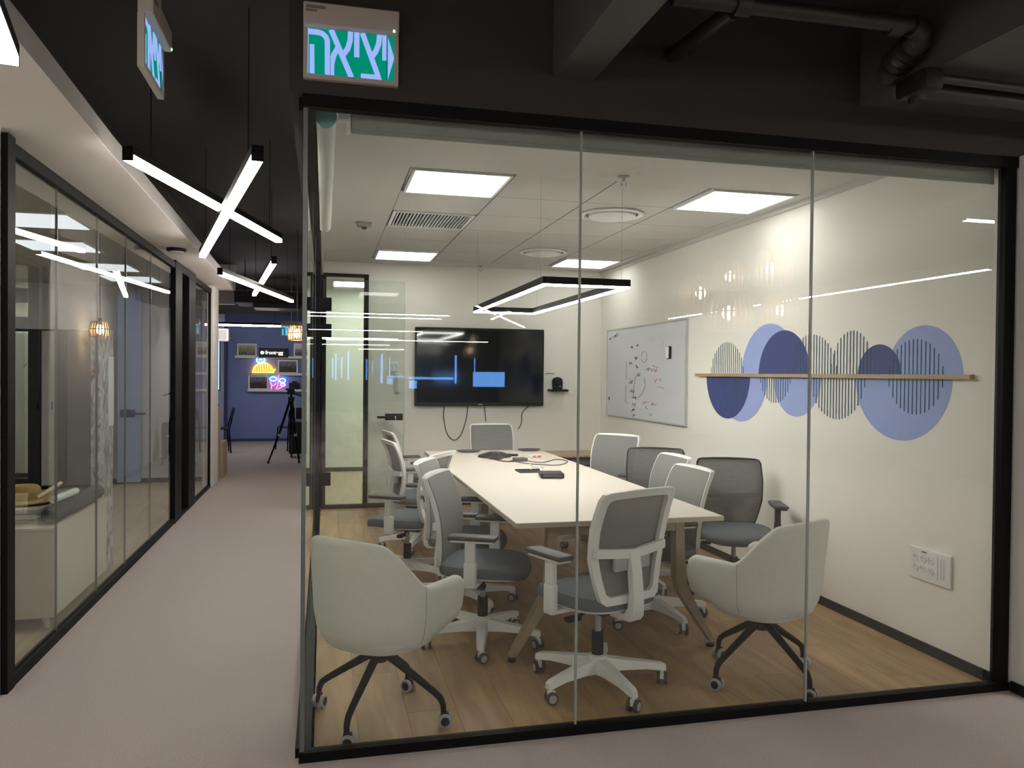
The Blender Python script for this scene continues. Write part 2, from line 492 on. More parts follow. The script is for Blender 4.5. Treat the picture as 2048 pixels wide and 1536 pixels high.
# dark lines between the tiles come from the grid's dark colour
tw = (TX[1]-TX[0])/2-0.006; th = 0.633/2-0.004
tile_me = B('tile_white').box(-tw, tw, -th, th, 0, 0.012).mesh('tile')
LIGHTS = {(0, 0), (3, 0), (0, 5), (3, 5)}
GRILLE = (0, 2)
DIFF = {(2, 1), (2, 4)}
for i in range(4):
    for j in range(6):
        if (i, j) in LIGHTS or (i, j) == GRILLE: continue
        inst('ceiling_tile', tile_me, cl, ((TX[i]+TX[i+1])/2, (TY[j]+TY[j+1])/2, ZC+0.003))
struct(B('blind_white').box(XR-0.03, XR, YF+0.07, YB, ZC-0.035, ZC).build('trim_2'), 'pale cornice strip where ceiling meets the mural wall', 'trim')

# ceiling light panels
names = {(0, 0): 'square ceiling light panel nearest, above the air grille', (3, 0): 'square ceiling light panel nearest the mural wall',
         (0, 5): 'square ceiling light panel at the back beside the narrow pane', (3, 5): 'square ceiling light panel at the back above the whiteboard'}
for (i, j), lab in names.items():
    x, y = (TX[i]+TX[i+1])/2, (TY[j]+TY[j+1])/2
    t = thing('ceiling_light', lab, 'light', (x, y, ZC-0.012), group='ceiling light panels of the meeting room')
    m = B('white_plastic'); a = 0.305; b2 = 0.287
    m.box(-a, a, -a, -b2, 0, 0.03); m.box(-a, a, b2, a, 0, 0.03); m.box(-a, -b2, -b2, b2, 0, 0.03); m.box(b2, a, -b2, b2, 0, 0.03)
    m.build('frame', t)
    B('panel_light').box(-b2, b2, -b2, b2, 0.004, 0.012).build('diffuser', t)
# air grille
i, j = GRILLE
t = thing('air_grille', 'slotted air grille in the ceiling tiles', 'vent', ((TX[i]+TX[i+1])/2, (TY[j]+TY[j+1])/2, ZC-0.006))
m = B('white_plastic'); a, c = 0.312, 0.30
m.box(-a, a, -c, -c+.025, 0, .02); m.box(-a, a, c-.025, c, 0, .02); m.box(-a, -a+.025, -c+.025, c-.025, 0, .02); m.box(a-.025, a, -c+.025, c-.025, 0, .02)
m.build('frame', t)
B('black_metal').box(-a+.02, a-.02, -c+.02, c-.02, .03, .035).build('backing', t)
sl = B('white_plastic').box(-0.0042, 0.0042, -c+.025, c-.025, 0.001, 0.018).mesh('slat')
for k in range(22): inst('slat', sl, t, (-a+.041+k*(2*a-.082)/21, 0, 0))
# round diffusers
for (i, j), lab in zip(sorted(DIFF), ('round ceiling air diffuser nearer the camera', 'round ceiling air diffuser farther back')):
    t = thing('air_diffuser', lab, 'vent', ((TX[i]+TX[i+1])/2, (TY[j]+TY[j+1])/2, ZC), group='round ceiling diffusers')
    B('white_plastic').lathe([(0.235, 0.0), (0.24, -0.012), (0.215, -0.018), (0.20, -0.004)]).build('rim', t, True)
    B('dark_grey').lathe([(0.20, -0.003), (0.20, -0.005), (0.18, -0.005), (0.18, -0.003)]).build('shadow_gap', t)
    B('white_plastic').lathe([(0.175, -0.008), (0.178, -0.022), (0.165, -0.03), (0.03, -0.034)]).build('disc', t, True)
# sprinklers and detector
for (x, y), lab in (((1.771, 4.5), 'small chrome ceiling sprinkler nearer the glass'), ((1.70, 8.62), 'small ceiling sprinkler near the television wall')):
    t = thing('sprinkler', lab, 'sprinkler', (x, y, ZC), group='ceiling sprinklers in the meeting room')
    B('grey_plastic').lathe([(0.035, 0), (0.035, -0.004), (0.012, -0.012)]).build('rosette', t, True)
    m = B('chrome'); m.cyl((0, 0, -0.012), (0, 0, -0.03), 0.009); m.tube([(0.012, 0, -.03), (0.018, 0, -.045), (0.004, 0, -.06)], 0.003); m.tube([(-0.012, 0, -.03), (-0.018, 0, -.045), (-0.004, 0, -.06)], 0.003)
    m.cyl((0, 0, -.06), (0, 0, -.063), 0.022); m.build('head', t, True)
t = thing('motion_detector', 'small beige detector on the meeting room ceiling', 'detector', (0.31, 6.45, ZC))
m = B('sign_case'); m.rbox(-0.06, 0.06, -0.04, 0.04, -0.035, 0, 0.008); m.build('body', t)
B('dark_grey').lathe([(0.022, -0.034), (0.02, -0.048), (0.006, -0.055)]).build('sensor', t, True)

# ---- front glazing (window_1)
w1 = thing('window_1', 'black-framed floor to ceiling front glass of the meeting room', 'glass wall', kind='structure')
JX = [1.03, 2.117]
xs = [XL+0.005]+JX+[3.145]
for k in range(3):
    B('glass_front').box(xs[k]+0.004, xs[k+1]-0.004, YF-0.006, YF+0.006, 0.036, 2.505).build('pane', w1)
for x in JX:
    m = B('glass_edge'); m.box(x-0.004, x-0.0012, YF-0.0065, YF+0.0065, 0.036, 2.505); m.box(x+0.0012, x+0.004, YF-0.0065, YF+0.0065, 0.036, 2.505)
    m.use('glass_edge_dark').box(x-0.0012, x+0.0012, YF-0.005, YF+0.005, 0.036, 2.505); m.build('joint', w1)
B('black_metal').box(-0.085, 3.215, YF-0.022, YF+0.025, 2.505, ZT).build('top_rail', w1)
B('black_metal').box(-0.085, 3.215, YF-0.022, YF+0.025, 0.0, 0.038).build('bottom_rail', w1)
B('black_metal').box(3.145, 3.205, YF-0.022, YF+0.025, 0.038, 2.505).build('post', w1)
m = B('glass_edge_dark'); m.box(XL-0.012, XL+0.004, YF-0.007, YF+0.006, 0.038, 2.505)
m.build('corner_joint', w1)

# ---- side glazing along the corridor (window_2) with open doorway at the far end
w2 = thing('window_2', 'frameless corridor side glass of the meeting room', 'glass wall', kind='structure')
ys = [YF+0.01, 4.55, 6.0, 7.40]
for k in range(3):
    B('glass_side').box(XL-0.006, XL+0.006, ys[k]+0.004, ys[k+1]-0.004, 0.036, 2.505).build('pane', w2)
    if k: B('glass_edge').box(XL-0.0065, XL+0.0065, ys[k]-0.004, ys[k]+0.004, 0.036, 2.505).build('joint', w2)
B('black_metal').box(XL-0.03, XL+0.03, YF+0.026, YB, 2.505, ZT).build('top_rail', w2)
B('black_metal').box(XL-0.03, XL+0.03, YF+0.026, 7.40, 0.0, 0.038).build('bottom_rail', w2)
B('black_metal').box(XL-0.05, XL+0.03, 7.40, 7.46, 0.0, 2.505).build('post', w2)
B('black_metal').box(XL-0.03, XL+0.03, 8.70, YB, 0.0, 2.505).build('post', w2)
# ---- open glass door, swung against the back wall
d1 = thing('door_1', 'frameless glass door swung open against the back wall', 'door', kind='structure')
B('glass_side').box(-0.02, 0.845, 8.545, 8.557, 0.012, 2.49).build('glass_leaf', d1)
B('glass_edge').box(0.845, 0.850, 8.545, 8.557, 0.012, 2.49).build('leaf_edge', d1)
for z in (2.22, 1.94, 0.36):
    B('black_metal').rbox(-0.05, 0.075, 8.525, 8.577, z-0.07, z+0.07, 0.006).build('hinge', d1)
lk = B('black_metal').rbox(0.645, 0.835, 8.52, 8.58, 0.985, 1.055, 0.006).build('lock_case', d1)
m = B('black_metal'); m.cyl((0.66, 8.52, 1.02), (0.66, 8.48, 1.02), 0.012); m.rbox(0.555, 0.672, 8.47, 8.49, 1.008, 1.032, 0.004); m.build('lever_handle', lk)
m = B('silver'); m.cyl((0.755, 8.52, 1.02), (0.755, 8.512, 1.02), 0.01); m.box(0.752, 0.758, 8.50, 8.512, 0.985, 1.022); m.build('key', lk)

# ---- tall narrow framed pane in the back wall (window_3) and the room beyond
w3 = thing('window_3', 'tall narrow black-framed pane in the back wall', 'window', kind='structure')
m = B('black_metal')
m.box(-0.03, 0.02, YB-0.03, YB+0.05, 0, 2.58); m.box(0.425, 0.475, YB-0.03, YB+0.05, 0, 2.58)
m.box(0.02, 0.425, YB-0.03, YB+0.05, 2.545, 2.58); m.box(0.02, 0.425, YB-0.03, YB+0.05, 0, 0.04); m.build('frame', w3)
B('glass_side').box(0.02, 0.425, YB+0.005, YB+0.015, 0.04, 2.545).build('pane', w3)
m = B('beige_wall'); m.box(-0.12, 3.2, 12.1, 12.2, 0, 2.75); m.box(-0.12, -0.03, YB+0.12, 12.1, 0, 2.75); m.box(3.1, 3.2, YB+0.12, 12.1, 0, 2.75)
struct(m.build('wall_next_room'), 'pale wall of the room seen through the narrow pane', 'wall')
struct(B('black_plastic').box(-0.03, 3.1, 12.085, 12.1, 0, 0.06).build('baseboard_next_room'), 'dark baseboard seen through the narrow pane', 'baseboard')
struct(B('ceiling_white').box(-0.12, 3.2, YB+0.12, 12.2, 2.75, 2.8).build('ceiling_next_room'), 'pale ceiling seen through the narrow pane', 'ceiling')
for x, y, lab in ((0.42, 9.7, 'ceiling light panel beyond the narrow pane, nearer one'), (0.42, 11.3, 'ceiling light panel beyond the narrow pane, farther one'), (1.8, 9.7, 'added unseen light panel beyond the television wall, nearer one'), (1.8, 11.3, 'added unseen light panel beyond the television wall, farther one')):  # panels behind the television wall are added to brighten this room
    t = thing('ceiling_light', lab, 'light', (x, y, 2.735), group='ceiling light panels beyond the narrow pane')
    B('white_plastic').box(-.31, .31, -.31, .31, 0.006, 0.015).build('frame', t); B('panel_next').box(-.285, .285, -.285, .285, 0, 0.006).build('diffuser', t)

# ---- left glazing (window_4), post, doorway, second pane (window_5)
XG = -1.44
w4 = thing('window_4', 'black-framed glass partition on the left of the corridor', 'glass wall', kind='structure')
js = [4.12, 4.795, 5.587, 6.339, 7.20, 8.20]
for k in range(5):
    B('glass_left').box(XG-0.006, XG+0.006, js[k]+0.003, js[k+1]-0.003, 0.05, 2.50).build('pane', w4)
    if k:
        B('glass_edge_dark').box(XG-0.0065, XG+0.0065, js[k]-0.003, js[k]+0.003, 0.05, 2.50).build('joint', w4)
B('black_metal').box(XG-0.03, XG+0.03, 4.03, 4.12, 0, 2.58).build('post', w4)
B('black_metal').box(XG-0.03, XG+0.03, 8.20, 8.56, 0, 2.58).build('post', w4)
B('black_metal').box(XG-0.025, XG+0.025, 4.12, 8.20, 2.50, 2.56).build('top_rail', w4)
B('black_metal').box(XG-0.025, XG+0.025, 4.12, 8.20, 0.0, 0.05).build('bottom_rail', w4)
w5 = thing('window_5', 'narrow black-framed glass pane beyond the left doorway', 'glass wall', kind='structure')
B('glass_left').box(XG-0.006, XG+0.006, 9.42, 10.72, 0.05, 2.50).build('pane', w5)
B('black_metal').box(XG-0.05, XG+0.03, 8.98, 9.42, 0, 2.58).build('post', w5)
B('black_metal').box(XG-0.025, XG+0.025, 9.42, 10.72, 2.50, 2.56).build('top_rail', w5)
B('black_metal').box(XG-0.025, XG+0.025, 8.56, 10.72, 0.0, 0.03).build('bottom_rail', w5)
B('black_metal').box(XG-0.03, XG+0.03, 8.56, 8.98, 2.50, 2.58).build('door_head', w5)
B('black_metal').box(XG-0.02, XG+0.02, 10.68, 10.72, 0.03, 2.5).build('post', w5)
struct(B('wall_white').box(-1.52, -1.40, 10.72, 11.30, 0, 2.6).build('wall_column'), 'white column at the end of the left glass', 'wall')
struct(B('wall_white').box(-1.56, -1.44, -24, 4.03, 0, 2.6).build('wall_left'), 'white wall left of the camera', 'wall')

# white soffit over the left glass, edge slightly splayed
edge = [(-24, -0.45), (3.0, -1.008), (4.4, -1.062), (11.30, -1.205)]
def soff(y0, y1): return None
m = B('soffit_white')
top = [(x, y) for y, x in edge]
poly = [(-1.56, -24)] + top + [(-1.56, 11.30)]
m.prism(poly, lambda u, v, w: (u, v, 2.60+w), 0.004)
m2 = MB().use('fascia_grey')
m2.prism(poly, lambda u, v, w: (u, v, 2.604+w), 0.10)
sf = thing('ceiling_soffit', 'white lowered soffit running above the left glass', 'ceiling', kind='structure')
m.build('underside', sf); m2.build('fascia', sf)
struct(B('dark_ceiling').box(-1.60, -1.50, -24, 11.42, 2.704, ZD).build('wall_above_soffit'), 'dark wall above the white soffit', 'wall')

# left room shell
m = B('wall_white'); m.box(-6, -1.52, 11.30, 11.42, 0, ZD)
struct(m.build('wall_left_room_back'), 'pale back wall inside the room behind the left glass', 'wall')
struct(B('black_plastic').box(-6, -1.52, 11.285, 11.30, 0, 0.06).build('baseboard_left_room'), 'dark baseboard inside the left room', 'baseboard')
m = B('wall_white'); m.box(-6.1, -6, 3.9, 11.42, 0, ZD); m.box(-6, -1.56, 3.9, 4.0, 0, ZD)
struct(m.build('wall_left_room_side'), 'far side walls of the room behind the left glass', 'wall')
struct(B('ceiling_white').box(-6, -1.56, 4.0, 11.3, 2.62, 2.66).build('ceiling_left_room'), 'white ceiling of the room behind the left glass', 'ceiling')
for x, y, mt, lab in ((-2.1, 6.55, 'panel_dim', 'dim ceiling panel in the left room, nearest one'), (-2.35, 7.85, 'panel_dim', 'dim ceiling panel in the left room, second one'),
                  (-2.32, 9.3, 'panel_dim', 'dim ceiling panel in the left room, third one'), (-2.3, 10.4, 'panel_dim', 'dim ceiling panel in the left room, farthest one'),
                  (-3.4, 5.2, 'panel_light', 'added unseen panel brightening the left room, first from the front'), (-3.6, 6.9, 'panel_light', 'added unseen panel brightening the left room, second from the front'), (-4.3, 8.6, 'panel_light', 'added unseen panel brightening the left room, third from the front'), (-4.9, 10.2, 'panel_light', 'added unseen panel brightening the left room, at the back')):  # bright panels are added out of view to lighten the left room
    t = thing('ceiling_light', lab, 'light', (x, y, 2.607), group='ceiling light panels of the left room')
    B('white_plastic').box(-.31, .31, -.31, .31, 0.006, 0.013).build('frame', t); B(mt).box(-.285, .285, -.285, .285, 0, 0.006).build('diffuser', t)

# end of the corridor
struct(B('blue_wall').box(-2.03, 1.0, 17.6, 17.75, 0, 2.55).build('wall_end'), 'deep blue wall at the end of the corridor', 'wall')
struct(B('blue_dark').box(-2.05, 1.0, 17.55, 17.60, 2.55, 2.72).build('trim_3'), 'dark blue band along the top of the blue wall', 'trim')
struct(B('duct_grey').box(-6, 1.0, 17.62, 17.75, 2.72, ZD).build('wall_end_upper'), 'grey upper part of the end wall', 'wall')
struct(B('blue_dark').box(-2.03, 1.0, 17.585, 17.60, 0, 0.06).build('baseboard_end'), 'dark baseboard under the blue wall', 'baseboard')
struct(B('blue_dark').box(-2.04, -1.99, 17.40, 17.60, 0, 2.55).build('trim_4'), 'dark blue edge strip at the left of the blue wall', 'trim')
struct(B('wall_white').box(-0.135, -0.03, YB+0.12, 18.2, 0, ZD).build('wall_corridor_right'), 'white corridor wall beyond the meeting room', 'wall')
m = B('blue_pale'); m.box(-6, -2.04, 17.42, 17.6, 0, 2.6); m.box(-6.1, -6, 11.42, 18.2, 0, ZD)
struct(m.build('wall_end_left'), 'pale blue wall left of the blue end wall', 'wall')
struct(B('soffit_white').box(-6, -1.44, 13.6, 13.75, 2.60, ZD).build('wall_end_header'), 'pale beam across the open area before the blue wall', 'wall')

# rear hall, seen as reflections
mat('hall_grey', (0.22, 0.215, 0.21), 0.8)
m = B('hall_grey'); m.box(-1.56, 9.5, -24.1, -24, 0, ZD); m.box(9.4, 9.5, -24, 3.0, 0, ZD)
struct(m.build('wall_rear'), 'walls of the hall behind the camera', 'wall')

# ================================================================= OVERHEAD SERVICES
t = thing('ceiling_beam', 'dark grey boxed ceiling beam running into the bulkhead', 'beam')
m = B('duct_grey'); m.box(0.90, 1.07, -3.0, YF-0.02, 2.71, ZD); m.build('casing', t)
t = thing('air_duct', 'wide dark grey box duct at the upper right', 'duct')
m = B('duct_grey'); m.box(2.335, 4.6, 1.75, YF-0.025, 2.72, 3.05); m.build('casing', t)
t = thing('overhead_pipe', 'dark pipe crossing the ceiling toward the elbow joint', 'pipe')
B('pipe_dark').tube([(1.2, 2.60, 2.85), (2.18, 2.58, 2.85)], 0.03, 14).build('pipe_run', t, True)
for x in (1.47, 2.12): B('pipe_dark').cyl((x-0.03, 2.595, 2.85), (x+0.03, 2.594, 2.85), 0.04, n=14).build('coupling', t, True)
B('pipe_dark').tube([(2.18, 2.58, 2.85), (2.23, 2.59, 2.84), (2.25, 2.62, 2.82), (2.25, 2.70, 2.80), (2.27, 2.80, 2.78), (2.30, 2.86, 2.77)], [0.042, 0.045, 0.05, 0.05, 0.048, 0.04], 14).build('elbow', t, True)
m = B('black_plastic')
for y in (2.66, 2.70, 2.74, 2.78): m.cyl((2.25+(y-2.66)*.2, y-0.012, 2.81-(y-2.66)*.2), (2.252+(y-2.66)*.2, y+0.008, 2.808-(y-2.66)*.2), 0.058, n=14)
m.build('clamp', t, True)
t = thing('lower_pipe', 'thick dark pipe at the right edge under the duct', 'pipe')
m = B('pipe_dark'); m.tube([(2.31, 2.72, 2.67), (3.9, 2.76, 2.67)], 0.035, 14); m.tube([(2.31, 2.62, 2.68), (3.9, 2.66, 2.68)], 0.018, 10); m.build('pipe_run', t, True)
m = B('black_plastic'); m.rbox(2.27, 2.36, 2.60, 2.78, 2.63, 2.72, 0.02); m.cyl((2.31, 2.72, 2.63), (2.31, 2.72, 2.605), 0.015); m.build('valve', t, True)
t = thing('short_pipe', 'short dark pipe stub beside the ceiling beam', 'pipe')
m = B('pipe_dark'); m.tube([(1.46, 2.64, 2.85), (1.44, 2.85, 2.85), (1.42, YF-0.022, 2.85)], 0.032, 14); m.build('pipe_run', t, True)

# ================================================================= LIGHT BARS
def light_bar(p0, p1, z, label, group, mtl='bar_light', w=0.052, top=ZD, name='light_bar', hd=0.030):
    c = ((p0[0]+p1[0])/2, (p0[1]+p1[1])/2)
    L = math.hypot(p1[0]-p0[0], p1[1]-p0[1])/2
    rz = math.atan2(p1[1]-p0[1], p1[0]-p0[0])
    t = thing(name, label, 'light', (c[0], c[1], z), rz, group)
    m = B('black_metal'); m.box(-L, L, -w/2, w/2, hd, hd+0.04); m.box(-L, -L+0.006, -w/2, w/2, 0.0, hd); m.box(L-0.006, L, -w/2, w/2, 0.0, hd); m.build('housing', t)
    B(mtl).box(-L+0.006, L-0.006, -w/2+0.002, w/2-0.002, 0.0, hd).build('diffuser', t)
    for s in (-1, 1):
        B('black_metal').cyl((s*L*0.8, 0, 0.07), (s*L*0.8, 0, top-z), 0.0022, n=6).build('cable', t)
    return t
G1 = 'crossed light bars along the corridor'
light_bar((-0.926, 4.11), (-0.349, 6.41), 2.51, 'upper bar of the nearer crossed ceiling lights, left end by the soffit', G1)
light_bar((-0.293, 3.66), (-0.984, 6.91), 2.435, 'lower front bar of the nearer crossed ceiling lights', G1)
light_bar((-0.975, 7.96), (-0.42, 10.81), 2.42, 'long lower bar of the far crossed ceiling lights', G1)
light_bar((-0.455, 7.557), (-0.906, 10.88), 2.495, 'short-looking upper bar of the far crossed ceiling lights', G1)
light_bar((-0.963, 2.765), (-0.30, -0.30), 2.45, 'light bar cut off by the upper left edge', G1)
light_bar((-0.18, 2.15), (-0.78, -0.25), 2.525, 'light bar whose tip shows at the top edge', G1)

light_bar((-0.95, -1.2), (-0.38, -3.4), 2.51, 'upper bar of the added unseen crossed lights just behind the camera', G1)  # bars behind the camera are added out of view to brighten the foreground
light_bar((-0.35, -1.0), (-1.0, -3.9), 2.435, 'lower bar of the added unseen crossed lights just behind the camera', G1)
light_bar((-0.95, -5.2), (-0.38, -7.4), 2.51, 'upper bar of the added unseen crossed lights farther behind the camera', G1)
light_bar((-0.35, -5.0), (-1.0, -7.9), 2.435, 'lower bar of the added unseen crossed lights farther behind the camera', G1)

# pendant frame over the table
t = thing('pendant_light', 'black rectangular ring pendant light hanging over the table', 'light', (1.575, 5.73, 2.04))
a, c, w = 0.285, 1.14, 0.032
m = B('black_metal'); h0, h1 = 0.011, 0.055
for x0, x1, y0, y1 in ((-a, a, -c, -c+w), (-a, a, c-w, c), (-a, -a+w, -c+w, c-w), (a-w, a, -c+w, c-w)): m.box(x0, x1, y0, y1, h0, h1)
m.build('housing', t)
m = B('pendant_light'); e = 0.003
for x0, x1, y0, y1 in ((-a+e, a-e, -c+e, -c+w-e), (-a+e, a-e, c-w+e, c-e), (-a+e, -a+w-e, -c+w-e, c-w+e), (a-w+e, a-e, -c+w-e, c-w+e)): m.box(x0, x1, y0, y1, 0, h0)
m.build('diffuser', t)
for sx in (-1, 1):
    for sy in (-1, 1):
        B('grey_plastic').cyl((sx*(a-w/2), sy*(c-0.12), h1), (sx*(a-w/2), sy*(c-0.12), ZC-2.04), 0.0012, n=5).build('cable', t)

# ================================================================= EXIT SIGNS
def stroke(mb, pts, w, y, th=0.003):
    """flat ribbon in the xz plane following pts"""
    P = [Vector((p[0], 0, p[1])) for p in pts]; n = len(P)
    Lf, Rt = [], []
    for i in range(n):
        if i == 0: d = P[1]-P[0]
        elif i == n-1: d = P[-1]-P[-2]
        else: d = (P[i]-P[i-1]).normalized()+(P[i+1]-P[i]).normalized()
        d.normalize(); q = Vector((d.z, 0, -d.x))
        k = 1.0
        if 0 < i < n-1:
            k = 1/max(0.5, abs(q.dot(Vector(((P[i]-P[i-1]).normalized().z, 0, -(P[i]-P[i-1]).normalized().x)))))
        Lf.append(P[i]-q*w/2*k); Rt.append(P[i]+q*w/2*k)
    vs = []
    for i in range(n):
        for q in (Lf[i], Rt[i]): vs += [(q.x, y, q.z), (q.x, y+th, q.z)]
    fs = []
    for i in range(n-1):
        b = 4*i
        fs += [(b, b+2, b+6, b+4), (b+1, b+5, b+7, b+3), (b, b+4, b+5, b+1), (b+2, b+3, b+7, b+6)]
    fs += [(0, 1, 3, 2), (4*n-4, 4*n-2, 4*n-1, 4*n-3)]
    mb.add(vs, fs)

def exit_sign(label, loc, rz):
    """lit exit box: face toward local -y, case 0.355 x 0.28, origin at bottom centre of the back"""
    t = thing('exit_sign', label, 'sign', loc, rz, 'green exit signs in the corridor')
    W, H, D = 0.355, 0.275, 0.024
    m = B('sign_case'); x0, x1, z0, z1 = -0.1615, 0.1615, 0.018, 0.190
    m.box(-W/2, W/2, -D, 0, 0, z0); m.box(-W/2, x0, -D, 0, z0, z1); m.box(x1, W/2, -D, 0, z0, z1)
    m.rbox(-W/2, W/2, -D-0.030, 0, z1, H, 0.006); m.box(x0, x1, -0.005, 0, z0, z1)
    cs = m.build('case', t)
    m = B('sign_slot'); m.box(-W/2+0.01, -W/2+0.05, -D-0.0315, -D-0.029, H-0.038, H-0.03); m.box(-W/2+0.01, -W/2+0.08, -D-0.0315, -D-0.029, H-0.026, H-0.014); m.build('slot', cs)
    B('led_green').lathe([(0.004, -0.004), (0.004, 0.004)], (x1-0.004, -D-0.030, z1+0.006), 8).build('indicator_led', cs)
    fc = B('sign_green').box(x0, x1, -D+0.006, -D+0.014, z0, z1).build('face', t)
    PW, PH = x1-x0, z1-z0
    def uv(u, v): return (x0+u*PW, z1-v*PH)
    y = -D+0.002
    m = B('sign_white'); s = 0.0195
    U = lambda l: [uv(*p) for p in l]
    stroke(m, U([(0.01, .085), (.12, .085), (.17, .11), (.205, .17), (.222, .25), (.225, 1.0)]), s, y)
    stroke(m, U([(.045, .36), (.05, 1.0)]), s*0.95, y)
    stroke(m, U([(.265, 0.0), (.50, 1.0)]), s*1.05, y)
    stroke(m, U([(.487, 0.0), (.482, .2), (.455, .38), (.40, .53)]), s, y)
    stroke(m, U([(.345, .37), (.295, .55), (.272, .75), (.272, 1.0)]), s, y)
    stroke(m, U([(.56, 0.0), (.56, .54)]), s, y)
    stroke(m, U([(.625, 0.0), (.80, .86), (.815, .95), (.61, .95)]), s, y)
    stroke(m, U([(.825, 0.0), (.815, .2), (.78, .38), (.735, .50)]), s, y)
    stroke(m, U([(.885, 0.0), (.885, .55)]), s*0.9, y)
    stroke(m, U([(0.004, 0.0), (0.004, 1.0)]), 0.003, y)
    m.prism([(.925, .04), (1.0, .48), (.925, .98)], lambda u, v, w: (uv(u, v)[0], y+w, uv(u, v)[1]), 0.003)
    m.build('lettering', fc)
    for l_ in ([(.908, 0), (.912, 1)], [(.258, .62), (.258, 1)], [(.018, .36), (.018, 1)]):
        m = B('black_plastic'); stroke(m, U(l_), 0.0014, y-0.001); m.build('divider_line', fc)
    return t
exit_sign('green lit Hebrew exit sign on the bulkhead above the front glass', (0.0945, YF-0.021, 2.605), 0.0)
t = exit_sign('green lit exit sign hanging edge-on from the corridor ceiling', (-0.654, 3.215, 2.585), PI/2)
B('sign_case').box(-0.03, 0.03, -0.04, -0.01, 0.275, ZD-2.585).build('ceiling_mount', t)
t = exit_sign('far small green exit sign before the blue wall', (-0.575, 14.6, 2.13), 0.0)
B('sign_case').cyl((0, -0.02, 0.27), (0, -0.02, ZD-2.13), 0.006, n=6).build('ceiling_mount', t)

# ================================================================= ROLLER BLINDS
t = thing('roller_blind', 'grey roller blind cassette along the top of the front glass', 'blind')
m = B('blind_fabric'); m.cyl((0.10, 3.235, 2.515), (3.185, 3.235, 2.515), 0.045, n=20); m.box(0.10, 3.185, 3.190, 3.192, 2.462, 2.515); m.build('rolled_fabric', t, True)
B('blind_fabric').rbox(0.10, 3.185, 3.186, 3.198, 2.45, 2.468, 0.004).build('bottom_bar', t)
m = B('white_plastic'); m.box(0.085, 0.097, 3.185, 3.285, 2.47, 2.56); m.box(0.05, 0.085, 3.21, 3.225, 2.50, 2.56); m.build('bracket', t)
t = thing('roller_blind', 'pale rolled blind tube along the corridor side glass', 'blind')
B('blind_white').cyl((0.0, 3.27, 2.53), (0.0, 5.7, 2.53), 0.042, n=20).build('rolled_fabric', t, True)
B('blind_cap').cyl((0.0, 3.255, 2.53), (0.0, 3.27, 2.53), 0.045, n=24).build('end_cap', t, True)

# ================================================================= MURAL
mu = thing('wall_mural', 'blue half-disc and striped wave mural on the right wall', 'mural', (XR, 0, 1.505))
def half(c, r, sgn, mt, lay, rz=None):
    rz = rz or r
    pts = [(c+r*math.cos(PI*k/28), sgn*rz*math.sin(PI*k/28)) for k in range(29)]
    B(mt).prism(pts, lambda u, v, w: (-0.0006*lay-w, u, v), 0.0006).build('half_disc', mu)
half(5.19, 0.385, 1, 'mural_light', 1); half(5.585, 0.385, -1, 'mural_light', 1, .365)
half(4.84, 0.285, -1, 'mural_light', 1); half(3.655, 0.283, 1, 'mural_light', 1); half(3.828, 0.386, -1, 'mural_light', 1, .365)
half(5.797, 0.354, -1, 'mural_dark', 2); half(5.0, 0.325, 1, 'mural_dark', 2); half(4.004, 0.190, 1, 'mural_dark', 2)
st_n = 0
def stripes(c, r, sgn, rz=None, step=0.0305):
    rz = rz or r
    n = int(2*r/step)
    for k in range(n+1):
        y = c-r+0.008+k*(2*r-0.016)/n
        h = rz*math.sqrt(max(0.0, 1-((y-c)/r)**2))
        if h < 0.02: continue
        z0, z1 = (0, h) if sgn > 0 else (-h, 0)
        B('mural_line').box(-0.0032, -0.0018, y-0.0033, y+0.0033, z0, z1).build('stripe', mu)
stripes(5.807, .27, 1); stripes(5.70, .225, -1, .265); stripes(5.10, .20, -1); stripes(4.67, .28, 1)
stripes(4.25, .21, 1, .285); stripes(4.396, .277, -1); stripes(3.712, .21, 1); stripes(3.712, .21, -1)
t = thing('wooden_ledge', 'thin wooden ledge running across the mural', 'shelf', (XR, 0, 1.505))
B('rail_wood').rbox(-0.032, -0.0035, 3.30, 6.31, -0.0125, 0.0125, 0.002).build('ledge_strip', t)

# power outlet
t = thing('power_outlet', 'white multi-socket outlet plate low on the mural wall', 'outlet', (XR, 3.57, 0.48), 0)
pl_ = B('white_plastic').rbox(-0.014, 0, -0.148, 0.148, -0.087, 0.087, 0.004).build('plate', t)
for iy in range(3):
    for iz in range(2):
        y = 0.10-iy*0.055; z = 0.03-iz*0.055
        o = B('white_plastic').lathe([(0.021, 0.0), (0.021, 0.004), (0.017, 0.004), (0.016, 0.001), (0.004, 0.001)], (0, 0, 0), 16, Matrix.Rotation(-PI/2, 3, 'Y')).build('socket', t, True)
        o.location = (-0.0135, y, z)
        m = B('dark_grey')
        for dy, dz in ((0.006, 0.004), (-0.006, 0.004), (0, -0.007)): m.cyl((-0.0145, y+dy, z+dz), (-0.0162, y+dy, z+dz), 0.0022, n=8)
        m.build('pin_holes', pl_)
m = B('grey_plastic'); m.box(-0.0155, -0.0135, -0.062, -0.059, -0.06, 0.06)
for k in range(2): m.box(-0.0155, -0.0135, -0.085-.02*k, -0.083-.02*k, -0.05, 0.055)
m.build('cover_line', pl_)
B('dark_grey').box(-0.0155, -0.0135, 0.02, 0.055, 0.066, 0.072).build('print', pl_)

